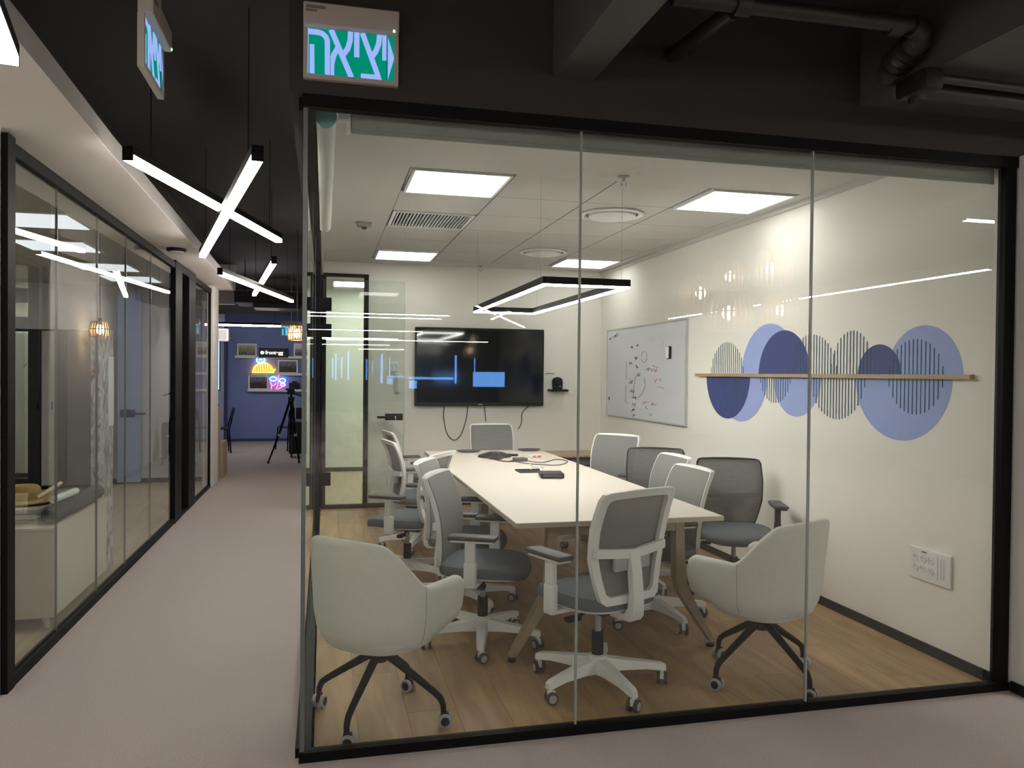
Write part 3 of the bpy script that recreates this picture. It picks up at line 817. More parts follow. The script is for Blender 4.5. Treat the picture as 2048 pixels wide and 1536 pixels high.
# ================================================================= WHITEBOARD
t = thing('whiteboard', 'white marker board with black and red scribbles on the right wall', 'whiteboard', (XR, 7.53, 1.525))
B('whiteboard').box(-0.016, -0.001, -1.01, 1.01, -0.48, 0.48).build('surface', t)
m = B('silver')
for y0, y1, z0, z1 in ((-1.022, 1.022, -.49, -.478), (-1.022, 1.022, .478, .49), (-1.022, -1.01, -.478, .478), (1.01, 1.022, -.478, .478)): m.box(-0.022, -0.001, y0, y1, z0, z1)
m.build('frame', t)
def scribble(mb, y, z, w, n, amp):
    pts = []
    for k in range(n):
        pts.append((-0.0168, y-w*k/(n-1)+random.uniform(-.3, .3)*w/n, z+random.uniform(-amp, amp)))
    mb.tube(pts, 0.0029, 4)
m = B('marker_dark')
for y, z, w in ((.88, .41, .16), (.78, .43, .12), (.30, .27, .05), (.15, .28, .06), (.18, .15, .05), (.16, .06, .07), (.36, .10, .10), (.16, -.02, .12), (.35, -.10, .12), (-.12, .03, .14),
                (.30, -.20, .12), (.26, -.27, .12), (.24, -.34, .10), (.26, -.40, .08), (.22, -.45, .06), (.95, .38, .05), (.95, -.30, .03)): scribble(m, y, z, w, 9, 0.022)
m.tube([(-.0168, .42, .12), (-.0168, .43, -.06), (-.0168, .30, -.07)], 0.002, 4); m.tube([(-.0168, .42, -.14), (-.0168, .44, -.32), (-.0168, .36, -.33)], 0.002, 4)
m.tube([(-.0168, .17, -.05), (-.0168, .22, -.2), (-.0168, .2, -.26)], 0.002, 4); m.tube([(-.0168, -.07, -.05), (-.0168, -.10, -.14), (-.0168, .02, -.24), (-.0168, .14, -.27)], 0.002, 4)
m.tube([(-.0168, -.06+.07*math.cos(q*.5), .16+.06*math.sin(q*.5)) for q in range(13)], 0.0015, 4)
m.build('black_writing', t)
m = B('marker_red')
for y, z, w in ((-.27, .06, .14), (-.27, .02, .12), (-.32, -.08, .16), (-.38, -.13, .16), (-.02, -.31, .14), (-.24, -.31, .14), (-.10, -.36, .06), (-.20, -.42, .08)): scribble(m, y, z, w, 9, 0.02)
m.build('red_writing', t)
t = thing('board_eraser', 'white and black magnetic eraser stuck on the whiteboard', 'eraser', (XR-0.017, 6.855, 1.715))
B('black_plastic').rbox(-0.022, 0, -0.03, 0.03, -0.06, 0.06, 0.004).build('felt', t)
B('white_plastic').rbox(-0.036, -0.020, -0.022, 0.026, -0.055, 0.055, 0.004).build('grip', t)

# ================================================================= TELEVISION WALL
t = thing('television', 'large wall-mounted black flat television', 'television', (1.73, YB, 1.572))
W, H = 1.49, 0.883
B('black_plastic').rbox(-W/2, W/2, -0.075, -0.03, -H/2, H/2, 0.006).build('body', t)
B('screen').box(-W/2+0.018, W/2-0.018, -0.0765, -0.074, -H/2+0.04, H/2-0.018).build('screen_panel', t)
B('black_metal').box(-0.25, 0.25, -0.03, 0, -0.2, 0.2).build('wall_mount', t)
B('silver').box(-0.025, 0.025, -0.0772, -0.0762, -H/2+0.014, -H/2+0.022).build('badge', t)
t = thing('video_camera', 'black conference camera on a bracket right of the television', 'camera', (2.64, YB, 1.36))
m = B('black_plastic'); m.rbox(-0.10, 0.12, -0.14, 0.0, -0.06, -0.035, 0.006); m.build('bracket', t)
m = B('black_plastic'); m.rbox(-0.05, 0.05, -0.12, -0.03, -0.035, -0.005, 0.008); m.tube([(-.05, -.075, -.02), (-.055, -.075, .06), (-.04, -.075, .09)], 0.012, 8); m.tube([(.05, -.075, -.02), (.055, -.075, .06), (.04, -.075, .09)], 0.012, 8); m.build('yoke', t, True)
m = B('black_plastic'); m.lathe([(0.005, -.06), (.045, -.04), (.052, 0), (.045, .04), (.005, .055)], (0, -0.075, 0.055), 18); m.build('head', t, True)
B('screen').cyl((0, -0.12, 0.055), (0, -0.132, 0.055), 0.028, 0.026).build('lens', t, True)
B('black_plastic').tube([(-0.14, -0.04, 0.14), (-0.10, -0.05, 0.15), (-0.03, -0.05, 0.145)], 0.004, 6).build('cable', t, True)
def cable(label, pts, r=0.005, mt='black_plastic', cat='cable', group=None):
    P = [Vector(p) for p in pts]; out = []
    for i in range(len(P)-1):
        p0, p1, p2, p3 = P[max(i-1, 0)], P[i], P[i+1], P[min(i+2, len(P)-1)]
        for k in range(6):
            s = k/6.0
            out.append(0.5*((2*p1)+(p2-p0)*s+(2*p0-5*p1+4*p2-p3)*s*s+(3*p1-p0-3*p2+p3)*s**3))
    out.append(P[-1])
    o = B(mt).tube(out, r, 6).build('cable', None, True)
    return tag(o, label, cat, group)
yw = YB-0.008
cable('long looping black cable hanging under the television', [(1.33, yw, 1.14), (1.32, yw, 1.0), (1.36, yw, 0.82), (1.44, yw, 0.74), (1.52, yw, 0.80), (1.58, yw, 0.98), (1.60, yw, 1.14)], .005)
cable('short black cable hanging under the middle of the television', [(1.79, yw, 1.14), (1.80, yw, 1.05), (1.81, yw, 0.95)], .004)
cable('bent black cable hanging under the right end of the television', [(2.33, yw, 1.14), (2.24, yw, 1.05), (2.23, yw, 0.93), (2.19, yw, 0.86)], .005)
t = thing('thermostat', 'small white wall thermostat above the intercom handset', 'thermostat', (0.765, YB, 1.56))
B('white_plastic').rbox(-0.045, 0.045, -0.025, 0, -0.05, 0.05, 0.006).build('case', t)
m = B('grey_plastic'); m.tube([(-.02, -.0262, -.015), (-.02, -.0262, .012), (-.012, -.0262, .02), (.012, -.0262, .02), (.02, -.0262, .012), (.02, -.0262, -.015)], .003, 5); m.build('symbol', t)
t = thing('intercom_handset', 'white wall intercom handset below the thermostat', 'intercom', (0.80, YB, 1.385))
B('white_plastic').rbox(-0.032, 0.032, -0.03, 0, -0.115, 0.115, 0.008).build('cradle', t)
m = B('white_plastic'); m.tube([(0, -0.045, -.10), (0, -.055, -.06), (0, -.057, .06), (0, -.045, .10)], [.020, .017, .017, .020], 10); m.build('receiver', t, True)

# ================================================================= MEETING TABLE
t = thing('meeting_table', 'long beige laminate meeting table with splayed wooden legs', 'table', (1.53, 5.70, 0))
W, L = 0.578, 1.86
m = B('table_laminate'); m.rbox(-W, W, -L, L, 0.715, 0.742, 0.002, 1); top = m.build('tabletop', t)
m = B('table_edge'); m.box(-W-0.0015, W+0.0015, -L-0.0015, L+0.0015, 0.7155, 0.7385); m.build('edge_band', top)
for yy in (-1.75, 0.0, 1.70):
    for sx in (-1, 1):
        m = B('leg_wood')
        P = [(0.335, 0.715), (0.385, 0.715), (0.395, 0.40), (0.42, 0.33), (0.58, 0.03), (0.555, 0.03), (0.36, 0.315), (0.34, 0.40)]
        m.prism([(sx*x, z) for x, z in P], lambda u, v, w, yy=yy: (u, yy-0.035+w, v), 0.07)
        lg = m.build('leg', t)
        m = B('black_plastic'); m.cyl((sx*0.567, yy, 0.0), (sx*0.567, yy, 0.012), 0.022); m.use('chrome').cyl((sx*0.567, yy, 0.012), (sx*0.567, yy, 0.035), 0.008); m.build('levelling_foot', lg, True)
    B('leg_wood').box(-0.335, 0.335, yy-0.03, yy+0.03, 0.655, 0.715).build('cross_rail', t)
B('dark_grey').box(-0.20, -0.14, -1.6, 1.6, 0.66, 0.715).build('long_rail', t); B('dark_grey').box(0.14, 0.20, -1.6, 1.6, 0.66, 0.715).build('long_rail', t)
B('dark_grey').box(-0.12, 0.12, -1.2, 1.2, 0.60, 0.615).build('cable_tray', t)

ZTB = 0.742
t = thing('conference_phone', 'black three-armed conference speaker on the table', 'speakerphone', (1.50, 6.86, ZTB), 0.4)
m = B('black_plastic')
prof = []
pts = []
for k in range(36):
    q = 2*PI*k/36; r = 0.115+0.055*math.cos(3*q); pts.append((r*math.cos(q), r*math.sin(q)))
n = 36; vs = [(x, y, 0.004) for x, y in pts]+[(x*.96, y*.96, 0.022) for x, y in pts]+[(x*.45, y*.45, 0.052) for x, y in pts]
fs = [tuple(range(n-1, -1, -1)), tuple(range(2*n, 3*n))]+[(i, (i+1) % n, n+(i+1) % n, n+i) for i in range(n)]+[(n+i, n+(i+1) % n, 2*n+(i+1) % n, 2*n+i) for i in range(n)]
m.add(vs, fs); m.build('body', t, True)
B('dark_grey').lathe([(0.052, 0.05), (0.05, 0.058), (0.01, 0.062)]).build('speaker_grille', t, True)
t = thing('remote_control', 'black remote beside the conference speaker', 'remote', (1.66, 7.02, ZTB), 0.9)
B('black_plastic').rbox(-0.025, 0.025, -0.09, 0.09, 0, 0.022, 0.006).build('body', t); B('grey_plastic').box(-0.015, 0.015, -0.07, 0.05, 0.0215, 0.0235).build('keypad', t)
t = thing('small_adapter', 'small dark grey adapter box in front of the conference speaker', 'adapter', (1.66, 6.58, ZTB), 0.1)
B('dark_grey').rbox(-0.055, 0.055, -0.05, 0.05, 0, 0.03, 0.005).build('body', t); B('black_plastic').box(0.05, 0.058, -0.02, 0.02, 0.008, 0.02).build('port', t)
t = thing('cable_adapter', 'white cable adapter with red plugs on the table', 'adapter', (1.86, 6.86, ZTB), 0.3)
B('white_plastic').rbox(-0.07, 0.07, -0.03, 0.03, 0, 0.025, 0.006).build('body', t)
m = B('marker_red'); m.rbox(-0.03, 0.0, -0.045, -0.03, 0.002, 0.02, 0.003); m.rbox(0.02, 0.05, -0.045, -0.03, 0.002, 0.02, 0.003); m.build('plug', t)
t = thing('mini_computer', 'flat black box computer on the table', 'computer', (1.63, 5.52, ZTB), -0.15)
B('black_plastic').rbox(-0.085, 0.085, -0.09, 0.09, 0.004, 0.038, 0.006).build('body', t)
B('dark_grey').box(-0.07, 0.07, -0.0915, -0.0895, 0.012, 0.03).build('port_strip', t)
t = thing('table_hatch', 'black open cable hatch in the table beside the box computer', 'cable hatch', (1.56, 5.86, ZTB), 0)
m = B('black_plastic'); m.box(-0.10, 0.10, -0.08, 0.08, 0, 0.003); m.build('plate', t); m = B('dark_grey'); m.box(-.1, .1, .08, .086, 0, .012); m.build('lip', t)
z = ZTB+0.006
cable('thin grey cable looping over the table', [(1.70, 6.62, z), (1.80, 6.40, z), (2.0, 6.62, z), (2.05, 6.45, z), (1.88, 6.20, z), (1.66, 6.35, z), (1.58, 6.60, z)], .004, 'dark_grey')
cable('white cable bundle plugged in beside the box computer', [(1.60, 5.66, z+.01), (1.62, 5.80, z+.04), (1.70, 5.98, z+.01), (1.66, 6.14, z), (1.60, 6.02, z+.03), (1.57, 5.88, z+.01)], .006, 'white_plastic')
cable('black cable from the conference speaker to the adapter', [(1.46, 6.70, z), (1.50, 6.56, z), (1.58, 6.52, z), (1.62, 6.54, z)], .005)
for x, y, lab in ((1.36, 7.42, 'dark oval tray at the far left end of the table'), (1.98, 7.48, 'dark oval dish at the far right end of the table')):
    t = thing('oval_tray', lab, 'tray', (x, y, ZTB), 0)
    M_ = Matrix.Scale(1.35, 3, (1, 0, 0)); B('dark_grey').lathe([(0.06, 0), (0.085, 0.012), (0.088, 0.016), (0.08, 0.016), (0.058, 0.005)], (0, 0, 0), 24, M_).build('dish', t, True)
    B('black_plastic').lathe([(0.05, 0.0055), (0.05, 0.007)], (0, 0, 0), 20, M_).build('liner', t)

# low side cabinet in the far right corner
t = thing('side_cabinet', 'low white cabinet with wooden top in the far right corner', 'cabinet', (2.78, 8.50, 0))
m = B('wall_white'); m.box(-0.38, 0.38, -0.25, 0.27, 0.06, 0.47); m.box(-0.38, -0.355, -0.25, 0.27, 0.47, 0.585); m.box(0.355, 0.38, -0.25, 0.27, 0.47, 0.585); m.box(-0.355, 0.355, 0.24, 0.27, 0.47, 0.585); m.build('body', t)
B('rail_wood').box(-0.40, 0.40, -0.27, 0.28, 0.585, 0.605).build('top', t)
for sx in (-1, 1):
    d = B('white_plastic').box(sx*0.19-0.182, sx*0.19+0.182, -0.266, -0.25, 0.08, 0.46).build('door', t)
    B('black_metal').box(sx*0.04-0.006, sx*0.04+0.006, -0.282, -0.266, 0.28, 0.40).build('handle', d)
B('black_plastic').box(-0.33, 0.33, -0.20, 0.20, 0.0, 0.06).build('plinth', t)
t = thing('media_player', 'flat black media box in the open niche of the corner cabinet', 'media box', (2.76, 8.44, 0.471))
B('black_plastic').rbox(-0.30, 0.30, -0.16, 0.13, 0.004, 0.09, 0.006).build('body', t); B('dark_grey').box(-.28, .28, -.162, -.159, .02, .06).build('front_strip', t)

# ================================================================= TASK CHAIRS
def yb(z):
    q = z-0.62
    return -0.20-(0.75*q*q if q > 0 else 0.5*q*q)
HW = [(0.455, 0.150), (0.475, 0.178), (0.55, 0.200), (0.66, 0.226), (0.80, 0.234), (0.935, 0.229), (0.960, 0.217), (0.968, 0.195)]
def hw(z):
    for (z0, w0), (z1, w1) in zip(HW, HW[1:]):
        if z <= z1: return w0+(w1-w0)*max(0, (z-z0)/(z1-z0))
    return HW[-1][1]
def bpt(x, z, off=0.0): return (x, yb(z)+0.38*x*x+off, z)

def superoutline(a, y0, y1, n=32, p=3.2):
    yc, b = (y0+y1)/2, (y1-y0)/2; out = []
    for k in range(n):
        q = 2*PI*k/n; c, s = math.cos(q), math.sin(q)
        out.append((a*math.copysign(abs(c)**(2/p), c), yc+b*math.copysign(abs(s)**(2/p), s)))
    return out
def cushion(mb, a, y0, y1, layers, drop=None, n=36, p=3.2):
    ol = superoutline(a, y0, y1, n, p); yc = (y0+y1)/2
    vs = []
    for sc, z in layers:
        for x, y in ol:
            px_, py_ = x*sc, yc+(y-yc)*sc
            vs.append((px_, py_, z+(drop(px_, py_) if drop else 0)))
    fs = []
    for k in range(len(layers)-1):
        for i in range(n): fs.append((k*n+i, k*n+(i+1) % n, (k+1)*n+(i+1) % n, (k+1)*n+i))
    fs += [tuple(range(n-1, -1, -1)), tuple((len(layers)-1)*n+i for i in range(n))]
    mb.add(vs, fs)

def make_caster(frame_mat, wheel_mat, disc_mat):
    m = B(wheel_mat)
    for s in (-1, 1): m.cyl((s*0.010, 0.006, 0.028), (s*0.026, 0.006, 0.028), 0.028, n=16)
    m.use(disc_mat)
    for s in (-1, 1): m.cyl((s*0.0255, 0.006, 0.028), (s*0.0275, 0.006, 0.028), 0.019, n=14)
    m.use(frame_mat); m.box(-0.009, 0.009, -0.012, 0.022, 0.028, 0.060); m.cyl((0, 0, 0.058), (0, 0, 0.085), 0.009, n=10)
    return m.mesh('caster', True)

def make_task_chair(frame, mesh_m, caster_me):
    t = thing('task_chair', 'task chair', 'chair')
    m = B(frame); m.lathe([(0.048, 0.07), (0.05, 0.10), (0.045, 0.15), (0.034, 0.155)], n=20)
    for k in range(5):
        q = PI/2+2*PI*k/5; d = Vector((math.cos(q), math.sin(q), 0)); s = Vector((-d.y, d.x, 0)); vs = []
        for r, w, z0, z1 in ((0.02, 0.034, 0.072, 0.145), (0.12, 0.030, 0.082, 0.130), (0.24, 0.025, 0.082, 0.115), (0.315, 0.021, 0.072, 0.104), (0.335, 0.016, 0.070, 0.095)):
            for a, z in ((-1, z0), (1, z0), (0.75, z1), (-0.75, z1)): vs.append(d*r+s*a*w+Vector((0, 0, z)))
        fs = [(3, 2, 1, 0), (16, 17, 18, 19)]
        for j in range(4):
            b = 4*j
            for e in range(4): fs.append((b+e, b+(e+1) % 4, b+4+(e+1) % 4, b+4+e))
        m.add(vs, fs)
    base = m.build('star_base', t, True)
    for k in range(5):
        q = PI/2+2*PI*k/5
        inst('caster', caster_me, t, (0.318*math.cos(q), 0.318*math.sin(q), 0), random.uniform(0, 6.28))
    m = B('black_plastic'); m.cyl((0, 0, 0.15), (0, 0, 0.265), 0.029, n=18); m.use('grey_plastic'); m.cyl((0, 0, 0.265), (0, 0, 0.385), 0.016, n=14); m.build('gas_lift', t, True)
    m = B('dark_grey'); m.rbox(-0.09, 0.09, -0.13, 0.10, 0.372, 0.408, 0.01); mech = m.build('tilt_mechanism', t, True)
    m = B('black_plastic'); m.tube([(0.08, 0.03, 0.385), (0.17, 0.04, 0.375)], 0.006); m.rbox(0.16, 0.23, 0.02, 0.06, 0.362, 0.384, 0.008); m.tube([(-0.08, -0.04, 0.385), (-0.16, -0.05, 0.375)], 0.006); m.rbox(-0.24, -0.16, -0.07, -0.03, 0.355, 0.380, 0.008); m.build('lever', mech, True)
    drop = lambda x, y: (-0.9*(y-0.14)**2*2.2 if y > 0.14 else 0)+0.10*x*x
    m = B(frame); cushion(m, 0.235, -0.21, 0.235, [(0.80, 0.403), (0.98, 0.410), (1.0, 0.420)], drop); m.build('seat_pan', t, True)
    m = B('seat_fabric'); cushion(m, 0.252, -0.225, 0.262, [(0.90, 0.417), (0.985, 0.424), (1.0, 0.440), (0.995, 0.462), (0.965, 0.477), (0.88, 0.485), (0.6, 0.488), (0.2, 0.487)], drop); m.build('seat', t, True)
    # back frame ring
    zc, zh = 0.71, 0.255
    outl = [(hw(z), z) for z in (0.455, 0.475, 0.51, 0.55, 0.60, 0.66, 0.73, 0.80, 0.87, 0.935, 0.960, 0.968)]
    full = outl+[(x, 0.968+0.006*(1-(x/0.195)**2)) for x in (0.10, 0.0, -0.10)]+[(-x, z) for x, z in reversed(outl)]+[(x, 0.455) for x in (-0.08, 0.0, 0.08)]
    n = len(full)
    def inner(x, z):
        return (x*(1-0.040/0.23), zc+(z-zc)*(1-0.034/zh))
    vs = []
    for x, z in full:
        ix, iz = inner(x, z)
        vs += [bpt(x, z, 0.006), bpt(x, z, -0.020), bpt(ix, iz, -0.018), bpt(ix, iz, 0.006)]
    fs = []
    for i in range(n):
        j = (i+1) % n
        for e in range(4): fs.append((4*i+e, 4*i+(e+1) % 4, 4*j+(e+1) % 4, 4*j+e))
    m = B(frame); m.add(vs, fs)
    # rear cross bar
    vs = []; xs_ = [(-1+2*k/8) for k in range(9)]
    for s in xs_:
        x = s*0.215
        for z, off in ((0.655, -0.014), (0.655, -0.040), (0.695, -0.040), (0.695, -0.014)):
            vs.append((x, yb(0.675)+0.30*x*x+off, z+0.02*abs(s)))
    fs = [(0, 1, 2, 3), (35, 34, 33, 32)]
    for k in range(8):
        for e in range(4): fs.append((4*k+e, 4*k+(e+1) % 4, 4*k+4+(e+1) % 4, 4*k+4+e))
    m.add(vs, fs)
    m.build('back_frame', t, True)
    # spine
    m = B(frame)
    pr = [(-0.245, 0.69, .030), (-0.262, 0.60, .030), (-0.275, 0.48, .032), (-0.272, 0.40, .034), (-0.25, 0.375, .036), (-0.10, 0.372, .04)]
    tk = [(-0.213, 0.69), (-0.230, 0.60), (-0.243, 0.49), (-0.235, 0.43), (-0.215, 0.405), (-0.10, 0.402)]
    vs = []
    for (y, z, w), (y2, z2) in zip(pr, tk): vs += [(-w, y, z), (w, y, z), (w, y2, z2), (-w, y2, z2)]
    fs = [(0, 1, 2, 3), (23, 22, 21, 20)]
    for k in range(5):
        for e in range(4): fs.append((4*k+e, 4*k+(e+1) % 4, 4*k+4+(e+1) % 4, 4*k+4+e))
    m.add(vs, fs); m.build('spine', t, True)
    # mesh panel
    m = B(mesh_m); nz, nx_ = 14, 8; vs = []
    for k in range(nz+1):
        z = 0.472+(0.958-0.472)*k/nz; w = max(0.10, hw(z)-0.011)
        for i in range(nx_+1):
            x = w*(-1+2*i/nx_); vs.append(bpt(x, z, 0.0105))
    for k in range(nz+1):
        z = 0.472+(0.958-0.472)*k/nz; w = max(0.10, hw(z)-0.011)
        for i in range(nx_+1):
            x = w*(-1+2*i/nx_); vs.append(bpt(x, z, 0.0075))
    fs = []; off = (nz+1)*(nx_+1); R_ = nx_+1
    for k in range(nz):
        for i in range(nx_):
            a = k*R_+i; fs.append((a, a+1, a+R_+1, a+R_)); fs.append((off+a, off+a+R_, off+a+R_+1, off+a+1))
    for k in range(nz):
        for a, b in ((k*R_, (k+1)*R_), ((k+1)*R_+nx_, k*R_+nx_)): fs.append((a, b, off+b, off+a))
    for i in range(nx_):
        a = i; fs.append((a+1, a, off+a, off+a+1)); a = nz*R_+i; fs.append((a, a+1, off+a+1, off+a))
    m.add(vs, fs); m.build('mesh_back', t, True)
    m = B('grey_plastic'); m.rbox(-0.11, 0.11, -0.035-0.20, -0.007-0.20, 0.60, 0.70, 0.012); m.build('lumbar_pad', t, True)
    for s in (-1, 1):
        m = B(frame)
        m.rbox(min(s*0.17, s*0.30), max(s*0.17, s*0.30), -0.03, 0.04, 0.392, 0.412, 0.005)
        m.rbox(min(s*0.272, s*0.312), max(s*0.272, s*0.312), -0.032, 0.034, 0.392, 0.53, 0.01); m.rbox(min(s*0.275, s*0.309), max(s*0.275, s*0.309), -0.027, 0.029, 0.51, 0.645, 0.008)
        ar = m.build('armrest_post', t, True)
        m = B(frame); m.rbox(s*0.292-0.038, s*0.292+0.038, -0.10, 0.13, 0.640, 0.652, 0.005); m.use('dark_grey'); m.rbox(s*0.292-0.045, s*0.292+0.045, -0.115, 0.145, 0.650, 0.676, 0.011); m.build('arm_pad', ar, True)
    return t

WC = make_caster('white_plastic', 'dark_grey', 'grey_plastic')
BC = make_caster('black_plastic', 'black_plastic', 'dark_grey')
white_proto = make_task_chair('white_plastic', 'mesh_grey', WC)
black_proto = make_task_chair('black_plastic', 'mesh_dark', BC)
used = set()
def place(proto, x, y, az, label, group, z=1.0, base=0):
    o = proto if proto.name not in used else copy_tree(proto)
    used.add(proto.name)
    o.location = (x, y, 0); o.rotation_euler = (0, 0, -math.radians(az)); o.scale = (1, 1, z)
    tag(o, label, 'chair', group)
    for c in o.children:
        if c.name.startswith(('star_base', 'caster')) and base:
            c.location = Matrix.Rotation(math.radians(base), 3, 'Z') @ c.location
            c.rotation_euler.z += math.radians(base)
    return o
GW, GB = 'white framed mesh task chairs around the table', 'black framed mesh chairs against the right wall'
place(white_proto, 1.29, 3.55, -22, 'white framed mesh task chair at the near end, its back to the glass', GW, 1.015, base=24)
place(white_proto, 0.87, 4.27, 115, 'white framed mesh task chair at the near left side facing the table', GW, 0.97, base=-30)
place(white_proto, 0.90, 5.00, 113, 'white framed task chair just behind the near left one', GW, 0.96)
place(white_proto, 0.60, 5.72, -58, 'white framed task chair turned away from the table with its rear frame showing', GW, 0.96)
place(white_proto, 0.80, 6.70, 80, 'white framed task chair near the glass door, seen from its frame side', GW, 0.96)
place(white_proto, 0.88, 7.80, 80, 'white framed task chair farthest left, half hidden behind another', GW, 0.955)
place(white_proto, 1.72, 7.83, 180, 'white framed mesh task chair at the far head of the table', GW, 1.0)
place(white_proto, 2.34, 6.40, -128, 'white framed task chair at the far right side below the whiteboard', GW, 1.0)
place(white_proto, 2.18, 5.17, -92, 'white framed task chair second on the right side, mostly hidden', GW, 0.96)
place(white_proto, 1.98, 4.47, -94, 'white framed task chair nearest on the right side of the table', GW, 0.96)
place(black_proto, 2.77, 4.90, 200, 'black framed mesh task chair by the wall right of the table', GB, 0.93)
place(black_proto, 2.50, 5.62, 204, 'black framed mesh task chair below the whiteboard edge', GB, 0.94)

# ================================================================= TUB CHAIRS
def make_tub():
    t = thing('tub_chair', 'tub chair', 'chair')
    NS = 72
    def plan(s):   # s -1..1 -> (x, y, nx, ny) outer outline; arms forward (+y)
        a, b, arm = 0.292, 0.27, 0.26
        La = arm; Lb = PI/2*0.281
        d = abs(s)*(La+Lb)
        if d < Lb:
            q = d/0.281; x, y = a*math.sin(q), -b*math.cos(q)
            nx_, ny_ = math.sin(q), -math.cos(q)
        else:
            k = (d-Lb)/La; x, y = a-0.012*k*k, (d-Lb)
            nx_, ny_ = 1.0, 0.03
        sg = 1 if s >= 0 else -1
        return sg*x, y, sg*nx_, ny_, d/(La+Lb)
    def sm(x): x = max(0, min(1, x)); return x*x*(3-2*x)
    def height(u):
        return 0.615+0.180*(1-sm((u-0.29)/0.33))+0.038*max(0.0, 1-(u/0.36)**2)
    rings = []
    for k in range(NS+1):
        s = -1+2*k/NS
        x, y, nx_, ny_, u = plan(s)
        h = height(u)
        e = 1.0
        fr = max(0.0, (u-0.90)/0.10)      # round the front tip of the arm
        h -= 0.07*(1-math.sqrt(max(0, 1-fr*fr))) if fr > 0 else 0
        back = 1-sm(u/0.55)
        th = 0.056
        tipw = math.sqrt(max(0.0, 1-fr*fr)) if fr > 0 else 1
        sec = []
        def P(off, z, lean=0.0):
            px_ = x-nx_*off; py_ = y-ny_*off
            py_ -= lean
            return (px_, py_, z)
        zb = 0.338+0.05*sm((u-0.55)/0.45)
        def lean(z): return 0.050*back*max(0, (z-0.45))/0.38
        c = th*0.5; hwid = th*0.5*(0.35+0.65*tipw)
        o0 = c-hwid; i0 = c+hwid
        for off, z in ((0.135+o0, zb-0.002), (0.075+o0, zb+0.006), (0.032+o0, zb+0.035), (0.010+o0, zb+0.085), (0.0+o0, zb+0.15)):
            sec.append(P(off, z, lean(z)))
        for f in (0.45, 0.75):
            z = zb+0.15+(h-0.022-zb-0.15)*f; sec.append(P(o0-0.004*f, z, lean(z)))
        for q in range(7):
            g = PI*q/6
            z = h-0.026+0.026*math.sin(g); sec.append(P(c-(hwid+0.002)*math.cos(g), z, lean(z)))
        for f in (0.6, 0.25):
            z = 0.44+(h-0.022-0.44)*f; sec.append(P(i0, z, lean(z)))
        sec.append(P(i0+0.004, 0.43)); sec.append(P(i0+0.06, 0.40))
        rings.append(sec)
    ns = len(rings[0]); vs = [p for r in rings for p in r]; fs = []
    for k in range(NS):
        for j in range(ns-1): fs.append((k*ns+j, k*ns+j+1, (k+1)*ns+j+1, (k+1)*ns+j))
    fs.append(tuple(range(ns))); fs.append(tuple(NS*ns+j for j in reversed(range(ns))))
    m = B('tub_fabric'); m.add(vs, fs)
    sh = m.build('shell', t, True)
    # underside pan and cushion
    m = B('tub_fabric'); cushion(m, 0.255, -0.235, 0.232, [(0.55, 0.336), (0.86, 0.345), (0.98, 0.385), (0.98, 0.42)], None, 40, 2.6); m.build('under_shell', t, True)
    m = B('tub_fabric'); cushion(m, 0.240, -0.215, 0.262, [(0.95, 0.40), (1.0, 0.42), (1.0, 0.45), (0.96, 0.468), (0.8, 0.476), (0.3, 0.478)], None, 40, 2.8); m.build('seat_cushion', t, True)
    # stitched seams
    for s in (-0.56, 0.56):
        k = round((s+1)/2*NS); pts = [Vector(p) for p in rings[k][2:9]]
        x, y, nx_, ny_, u = plan(s)
        B('sign_case').tube([p+Vector((nx_*0.0005, ny_*0.0005, 0)) for p in pts], 0.0016, 5).build('seam', sh)
    m = B('black_metal'); m.cyl((0, 0, 0.335), (0, 0, 0.30), 0.026, 0.026); m.lathe([(0.028, 0.31), (0.034, 0.29), (0.045, 0.265), (0.03, 0.245)]); hub = m.build('hub', t, True)
    for k in range(4):
        q = PI/4+PI/2*k; d = (math.cos(q), math.sin(q))
        pr = [(0.015, 0.285), (0.06, 0.262), (0.16, 0.20), (0.255, 0.140), (0.283, 0.118), (0.296, 0.092), (0.298, 0.062)]
        m = B('black_metal'); m.tube([(d[0]*r, d[1]*r, z) for r, z in pr], [.022, .019, .0165, .0145, .014, .013, .012], 10)
        lg = m.build('leg', t, True)
        o = inst('caster', TC, lg, (d[0]*0.298, d[1]*0.298, 0), random.uniform(0, 6.28))
    return t
TC = make_caster('black_plastic', 'grey_plastic', 'black_plastic')
GT = 'pale upholstered tub chairs by the front glass'
tub = make_tub()
tub.location = (0.245, 3.43, 0); tub.rotation_euler.z = -math.radians(45)
tag(tub, 'pale grey upholstered tub chair at the left end of the front glass', 'chair', GT)
def turn_base(t, deg):
    for c in t.children:
        if c.name.startswith(('leg', 'hub')): c.rotation_euler.z = math.radians(deg)
turn_base(tub, 60)
tub2 = copy_tree(tub)
tub2.location = (2.12, 3.47, 0); tub2.rotation_euler.z = math.radians(26)
tag(tub2, 'pale grey upholstered tub chair at the right beside the mural wall', 'chair', GT)
turn_base(tub2, -56)

